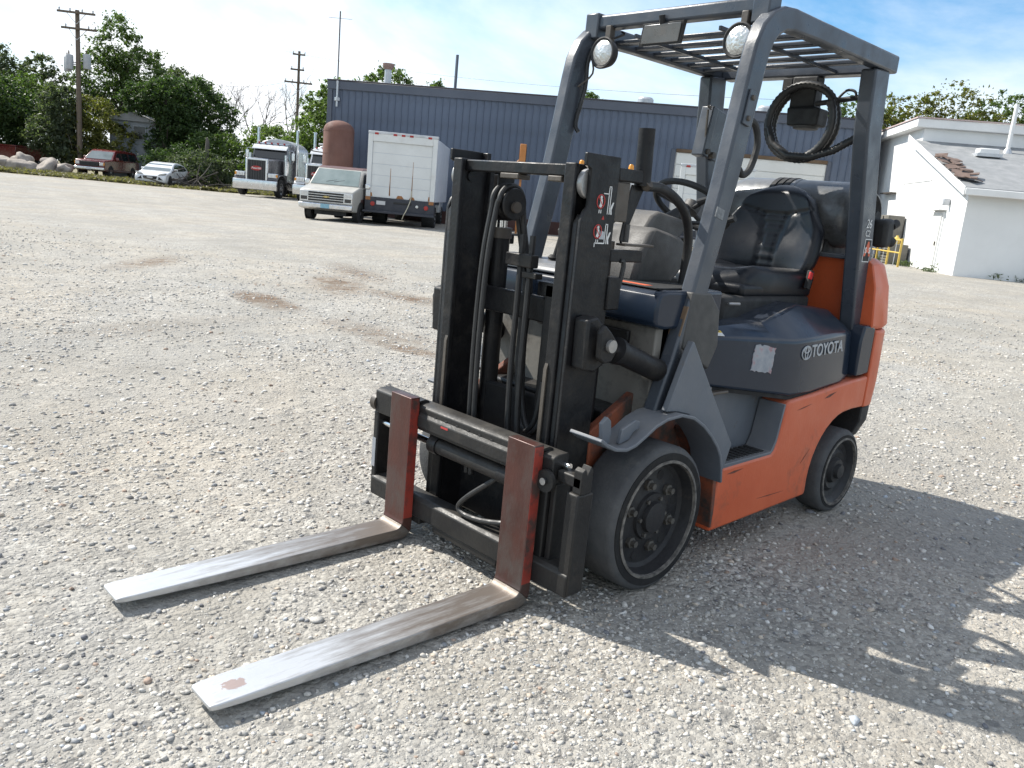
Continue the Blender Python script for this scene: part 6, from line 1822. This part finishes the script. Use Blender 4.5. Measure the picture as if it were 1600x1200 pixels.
# shrubs behind the semi trucks
tree('bright green shrub crowding behind the grey truck stack', G(-27.4, -55.4), 3.0,
     [(0, 0, 3.4, 1.9, 1.9, 1.3), (-1.6, 1.4, 3.0, 1.7, 1.7, 1.4), (0, 0, 1.7, 2.4, 2.2, 1.3)], 19000, 0.101, L_LIGHT, .12, 'shrub', 'shrubs behind the trucks', 'shrub', seed=31)
tree('light green shrub rising beside the blue building corner', G(-28.6, -51.2), 4.2,
     [(0, 0, 4.3, 1.7, 1.7, 1.5), (.9, -.8, 2.8, 1.7, 1.7, 1.4), (-.9, .8, 2.6, 1.7, 1.7, 1.5), (-.3, .3, 5.8, 1.0, 1.0, 1.0)], 20000, 0.101, L_LIGHT, .12, 'shrub', 'shrubs behind the trucks', 'shrub', seed=32)
tree('darker green shrub under the bare trees', G(-24.6, -58.6), 2.6,
     [(0, 0, 2.7, 1.9, 1.9, 1.2), (-1.3, 1.2, 2.2, 1.6, 1.6, 1.2), (0, 0, 1.3, 2.2, 2.1, 1.1)], 17000, 0.101, L_MID, .12, 'shrub', 'shrubs behind the trucks', 'shrub', seed=33)
tree('low weedy shrub beside the brush pile and grey truck', G(-21.6, -53.4), 1.5,
     [(0, 0, 1.7, 1.1, 1.1, .8), (-1.0, .9, 1.3, 1.0, 1.0, .8), (1.0, -.9, 1.3, 1.2, 1.1, .8), (0, 0, .7, 1.8, 1.7, .7)], 14000, 0.072, L_GREY, .06, 'shrub', 'shrubs by the brush pile', 'shrub', seed=34, elong=1.3)
tree('tangled dull green shrub behind the white hatchback', G(-21.6, -57.4), 1.6,
     [(0, 0, 1.8, 1.3, 1.3, .9), (1.1, -1.0, 1.3, 1.3, 1.2, .9), (0, 0, .8, 1.9, 1.8, .8)], 14000, 0.072, L_DARK, .06, 'shrub', 'shrubs by the brush pile', 'shrub', seed=35)
# trees whose tops show over the blue roof
for i, (x, y, zt, r, lab, mt) in enumerate([(-33.5, -50.0, 9.5, 1.7, 'drooping green treetop over the blue roof beside the exhaust stack', L_MID), (-31.0, -52.4, 8.2, 1.5, 'low green treetop over the blue building corner', L_LIGHT),
                                    (-36.2, -47.8, 8.7, 1.2, 'small green treetop over the blue roof beside the slim post', L_MID), (-48.0, -44.0, 9.8, 1.2, 'lone small treetop peeping over the middle of the blue roof', L_MID)]):
    tree(lab, G(x, y), zt - 1.5, [(0, 0, zt - r * .7, r, r, r * .75), (-r * .8, r * .7, zt - r * 1.2, r * .8, r * .8, r * .7), (r * .8, -r * .7, zt - r * 1.3, r * .8, r * .8, r * .7)], 7000, .115, mt, .16, group='treetops above the blue roof', seed=40 + i, updown=.5)
# trees behind the white building
for i, (x, y, zt, r, lab) in enumerate([(-62.0, -28.4, 11.6, 2.1, 'rounded treetop beside the guard post, over the white hall'), (-63.2, -25.4, 11.9, 2.2, 'yellow-green treetop over the white hall roof edge'), (-64.6, -22.6, 12.5, 2.4, 'tallest rounded treetop above the white hall roof'),
                                    (-67.6, -20.2, 12.4, 2.2, 'treetop above the white hall beside the vent pipe'), (-75.0, -17.4, 11.6, 1.2, 'small far treetop beyond the vent pipe')]):
    tree(lab, G(x, y), zt - 2.2, [(0, 0, zt - r * .8, r, r, r * .8), (-.5 * r, r * .8, zt - r * 1.4, r, r, r * .8), (.5 * r, -r * .8, zt - r * 1.5, r, r, r * .8), (0, 0, zt - 2.6 * r, r * 1.4, r * 1.4, r)], 11000, 0.122, L_YELLOW if i in (1, 2) else L_MID, .22, group='treetops behind the white hall', seed=60 + i)

# bare trees
def bare_tree(label, loc, h, seed):
    rng = np.random.default_rng(seed)
    T = thing('bare_tree', label, 'tree', loc, 0, 'bare trees beyond the trucks')
    tk_ = MB(); br = MB()
    tk_.tube([(0, 0, -.3), (.1, .05, h * .3), (.05, .1, h * .55)], [.12, .09, .06], 7)
    tk_.build('trunk', M_BARKGREY, T)
    def grow(p, d, L_, r_, k):
        e = p + d * L_
        m_ = p.lerp(e, .5) + Vector(rng.normal(0, .06 * L_, 3))
        br.tube([tuple(p), tuple(m_), tuple(e)], [r_, r_ * .75, r_ * .5], 5)
        if k > 0:
            for j in range(3):
                nd = (d + Vector(rng.normal(0, .42, 3)) + Vector((0, 0, .12))).normalized()
                grow(p.lerp(e, rng.uniform(.4, 1.0)), nd, L_ * rng.uniform(.55, .8), r_ * .55, k - 1)
    for j in range(5):
        a_ = rng.uniform(0, 2 * math.pi)
        grow(Vector((.08, .08, h * rng.uniform(.3, .55))), Vector((math.cos(a_) * .55, math.sin(a_) * .55, .85)).normalized(), h * .30, .05, 3)
    br.build('branches', M_BARKGREY, T)
bare_tree('bare grey tree behind the dense dark tree', G(-31.0, -70.5), 9.4, 71)
bare_tree('bare forked tree between the shrubs and the far pole', G(-33.6, -69.5), 9.2, 72)
bare_tree('bare slender tree next to the far pole', G(-35.4, -67.5), 8.9, 73)

# ------------------------------------------------------------------ utility poles
def pole(label, loc, h, arms, cans, r=.16):
    P_ = thing('utility_pole', label, 'pole', loc, R(-35), 'wooden utility poles')
    MB().tube([(0, 0, -.5), (0, 0, h)], [r, r * .72], 12).build('shaft', M_WOODPOLE, P_)
    for (z, x0, x1, braces, ins) in arms:
        a_ = MB().box(x0, x1, r * .8, r * .8 + .12, z - .07, z + .07).build('cross_arm', M_WOODPOLE, P_, .01)
        if braces:
            MB().tube([(0, r * .9, z - .75), (x0 * .5, r * 1.1, z - .05)], .02, 6).build('brace', M_GALV, a_)
            MB().tube([(0, r * .9, z - .75), (x1 * .5, r * 1.1, z - .05)], .02, 6).build('brace', M_GALV, a_)
        for xx in ins:
            MB().lathe([(.001, 0), (.03, 0), (.06, .05), (.04, .09), (.065, .13), (.03, .2), (.001, .2)], (xx, r * .8 + .06, z + .07), 'z', 12).build('insulator', M_GALV, a_)
    for (x, y, z) in cans:
        c_ = MB().lathe([(.001, 0), (.24, 0), (.25, .04), (.25, .92), (.22, .98), (.001, 1.02)], (x, y, z), 'z', 20).build('transformer', mat('pale_transformer_paint', (.34, .35, .36), (.42, .43, .44), 3, .5), P_)
        MB().lathe([(.001, 0), (.04, 0), (.055, .08), (.04, .16), (.05, .22), (.001, .26)], (x, y + .1, z + 1.0), 'z', 10).build('bushing', M_WOODPOLE, c_)
        MB().tube([(0, 0, z + .5), (x, y, z + .5)], .04, 6).build('bracket', M_GALV, c_)
    return P_
pole('weathered utility pole carrying three grey transformers behind the SUV', G(-17.3, -64.7), 11.2, [(11.0, -1.25, 1.25, True, (-1.1, -.4, .4, 1.1)), (9.95, -1.35, 1.0, True, (-1.25, -.8, .7))], [(-.58, .0, 7.35), (.50, .22, 7.2), (.82, -.35, 7.1)], .2)
pole('far slim utility pole beyond the semi trucks', G(-37.0, -69.2), 12.3, [(12.0, -.55, .55, False, (-.5, .5)), (10.7, -.5, .7, False, (-.4, .6)), (9.6, -1.25, 1.2, True, (-1.1, -.5, .5, 1.1))], [], .15)
# overhead wires
M_WIRE = mat('overhead_wire', (.05, .05, .055), (.08, .08, .08), 2, .6)
def wire(label, a_, b_, sag, r=.012):
    a_, b_ = Vector(a_), Vector(b_)
    pts = [tuple(a_.lerp(b_, t) - Vector((0, 0, sag * 4 * t * (1 - t)))) for t in np.linspace(0, 1, 18)]
    o = MB().tube(pts, r, 5).build('overhead_wire', M_WIRE)
    tag(o, label, 'wire', 'overhead wires')
wire('thin overhead wire running high above the blue roof', (-36.2, -70.1, 12.6), (-36.3, -20.0, 7.4), .6, .010)
wire('thin overhead wire drooping from the transformer pole to the far pole', (-18.3, -65.3, 10.1), (-36.2, -69.8, 10.0), 1.6, .010)
wire('lower thin overhead wire in front of the dark trees', (-17.4, -64.8, 6.2), (-36.6, -69.4, 6.4), 1.2, .012)

# ------------------------------------------------------------------ boulders
M_BOULDER = mat('pale_boulder', (.25, .22, .19), (.38, .34, .30), 1.6, .9, bump=.4, bscale=6, c3=(.17, .15, .14), scale3=1.2, thr3=(.5, .7))
def boulder(x, y, s, seed, dz=0):
    rng = np.random.default_rng(seed)
    bm = bmesh.new(); bmesh.ops.create_icosphere(bm, subdivisions=3, radius=1)
    offs = rng.normal(0, 1, (7, 3))
    for v in bm.verts:
        d = 1 + sum(.09 * math.sin(3.1 * v.co.dot(Vector(o))) for o in offs) * .8
        v.co = Vector((v.co.x * s[0], v.co.y * s[1], v.co.z * s[2])) * d
    me = bpy.data.meshes.new('boulder'); bm.to_mesh(me); bm.free()
    me.materials.append(M_BOULDER); me.polygons.foreach_set('use_smooth', [True] * len(me.polygons))
    o = bpy.data.objects.new('boulder', me); COL.objects.link(o)
    o.location = (x, y, hz(x, y) + s[2] * .45 + dz); o.rotation_euler = (0, 0, rng.uniform(0, 6))
    tag(o, 'rounded pale boulder lying at the edge of the yard near the SUV', 'boulder', 'boulders at the yard edge')
for i, (x, y, s, dz) in enumerate([(-11.9, -62.4, (.7, .6, .5), .1), (-12.6, -61.5, (.8, .6, .5), .0), (-13.3, -61.2, (.6, .5, .42), .0), (-14.1, -60.6, (.85, .62, .50), .05), (-14.9, -60.4, (.7, .5, .42), .1), (-11.2, -63.0, (.9, .7, .6), .1), (-13.1, -62.6, (.7, .6, .5), .4), (-14.6, -61.8, (.6, .5, .4), .45), (-15.4, -61.2, (.5, .45, .35), .2)]):
    boulder(x, y, s, 80 + i, dz)

# old house among the trees
H_ = thing('old_house', 'weathered shade-dimmed pale house half hidden under the dark trees', 'house', G(-20.6, -64.6, .1), R(52))
M_HWALL = mat('shade_dimmed_weathered_siding', (.20, .225, .25), (.27, .29, .31), 1, .8)  # weathered siding, dimmed further in colour for the shade it stands in
MB().box(-4.5, 0, -1.3, 2.0, 0, 4.1).build('wall', M_HWALL, H_)
MB().prism([(-1.6, 4.1), (2.3, 4.1), (.35, 4.75)], 'x', -4.8, .3).build('roof', M_SHINGLE, H_)
for y_ in (-.62, .85):
    f_ = MB().box(.0, .05, y_ - .5, y_ + .5, 2.75, 3.85).build('window', M_HWALL, H_, .01)
    MB().box(.05, .065, y_ - .4, y_ + .4, 2.85, 3.75).build('pane', M_WINDARK, f_)
# dark red trailer beyond the boulders
T_ = thing('red_trailer', 'dark red dump trailer beyond the boulders', 'trailer', G(-13.3, -69.2, .2), R(35))
MB().prism([(-1.1, .5), (1.1, .5), (1.25, 1.35), (-1.25, 1.35)], 'x', -4.0, .0).build('hopper', M_REDPAINT, T_, .03)
MB().box(-4.05, .05, -1.3, 1.3, 1.35, 1.45).build('rim_bar', M_REDPAINT, T_, .02)
for s in (1, -1):
    vwheel(T_, -2.6, s * .95, .4, .25, s)

# brush pile: cut branches
BP = thing('brush_pile', 'pile of cut grey branches between the hatchback and the grey truck', 'brush pile', G(-19.8, -50.9))
rb = np.random.default_rng(91)
for k in range(46):
    p = Vector((rb.normal(0, 1.3), rb.normal(0, .6), abs(rb.normal(.35, .3))))
    d = Vector((rb.normal(0, 1), rb.normal(0, .5), rb.normal(.12, .35))).normalized()
    L_ = rb.uniform(.8, 2.4)
    MB().tube([tuple(p - d * L_ / 2), tuple(p + Vector(rb.normal(0, .08, 3))), tuple(p + d * L_ / 2)], [.045, .035, .012], 6).build('branch', M_BARKGREY if k % 3 else M_BARK, BP)
# snag: broken pale trunk standing by the brush
SN = thing('tree_snag', 'broken pale tree stump standing above the brush', 'stump', G(-22.3, -54.6))
MB().tube([(0, 0, -.2), (.05, 0, 1.6), (.0, .1, 3.0), (.08, .05, 3.35)], [.20, .16, .13, .03], 9).build('stem', M_BARKGREY, SN)
MB().tube([(0, 0, 2.0), (.35, -.2, 2.5), (.5, -.3, 2.9)], [.07, .05, .015], 6).build('branch', M_BARKGREY, SN)

# weeds and dry grass along the verge
def weeds():
    rng = np.random.default_rng(95)
    A = np.array([2.0, -56.0]); B = np.array([-27.0, -44.5])
    d = (B - A) / np.linalg.norm(B - A); nrm = np.array([-d[1], d[0]])
    if nrm[1] > 0: nrm = -nrm
    n = 30000
    u = rng.uniform(4, 30, n); v = rng.uniform(.0, 1, n) ** 1.3 * 9 + .6
    clump = np.sin(u * 1.7) * np.sin(v * 1.3 + u * .6) + .4 * np.sin(u * 4.1 + v * 3)
    keep = rng.random(n) < .25 + .5 * np.clip(clump + .5, 0, 1)
    p = A + u[:, None] * d + v[:, None] * nrm
    z = HZ(p[:, 0], p[:, 1])
    hgt = (.05 + .13 * rng.random(n)) * (1 + 1.2 * np.clip(clump, 0, 1))
    pts = np.stack([p[:, 0], p[:, 1], z + hgt * .5], -1)[keep]
    o = leaf_mesh('weeds', pts, .13, L_DRY, None, 1.3, 0, rng)
    tag(o, 'dry grass and weeds along the yard edge', 'weeds', kind='stuff')
weeds()
def wall_weeds():
    rng = np.random.default_rng(97)
    pts = []
    for k in range(26):
        if k < 14: c = WC + WE * rng.uniform(.2, 8.5) - WG * rng.uniform(.05, .35)
        else: c = WC - WE * rng.uniform(.05, .25) + WG * rng.uniform(.2, 6)
        m_ = rng.integers(20, 90); hh = rng.uniform(.08, .5 if k % 4 == 0 else .25)
        q = np.stack([c.x + rng.normal(0, .12, m_), c.y + rng.normal(0, .12, m_), hz(c.x, c.y) + rng.random(m_) * hh], -1)
        pts.append(q)
    o = leaf_mesh('wall_weeds', np.concatenate(pts), .045, L_GREY, None, 1.5, 0, rng)
    tag(o, 'green weeds growing along the foot of the white walls', 'weeds', kind='stuff')
wall_weeds()
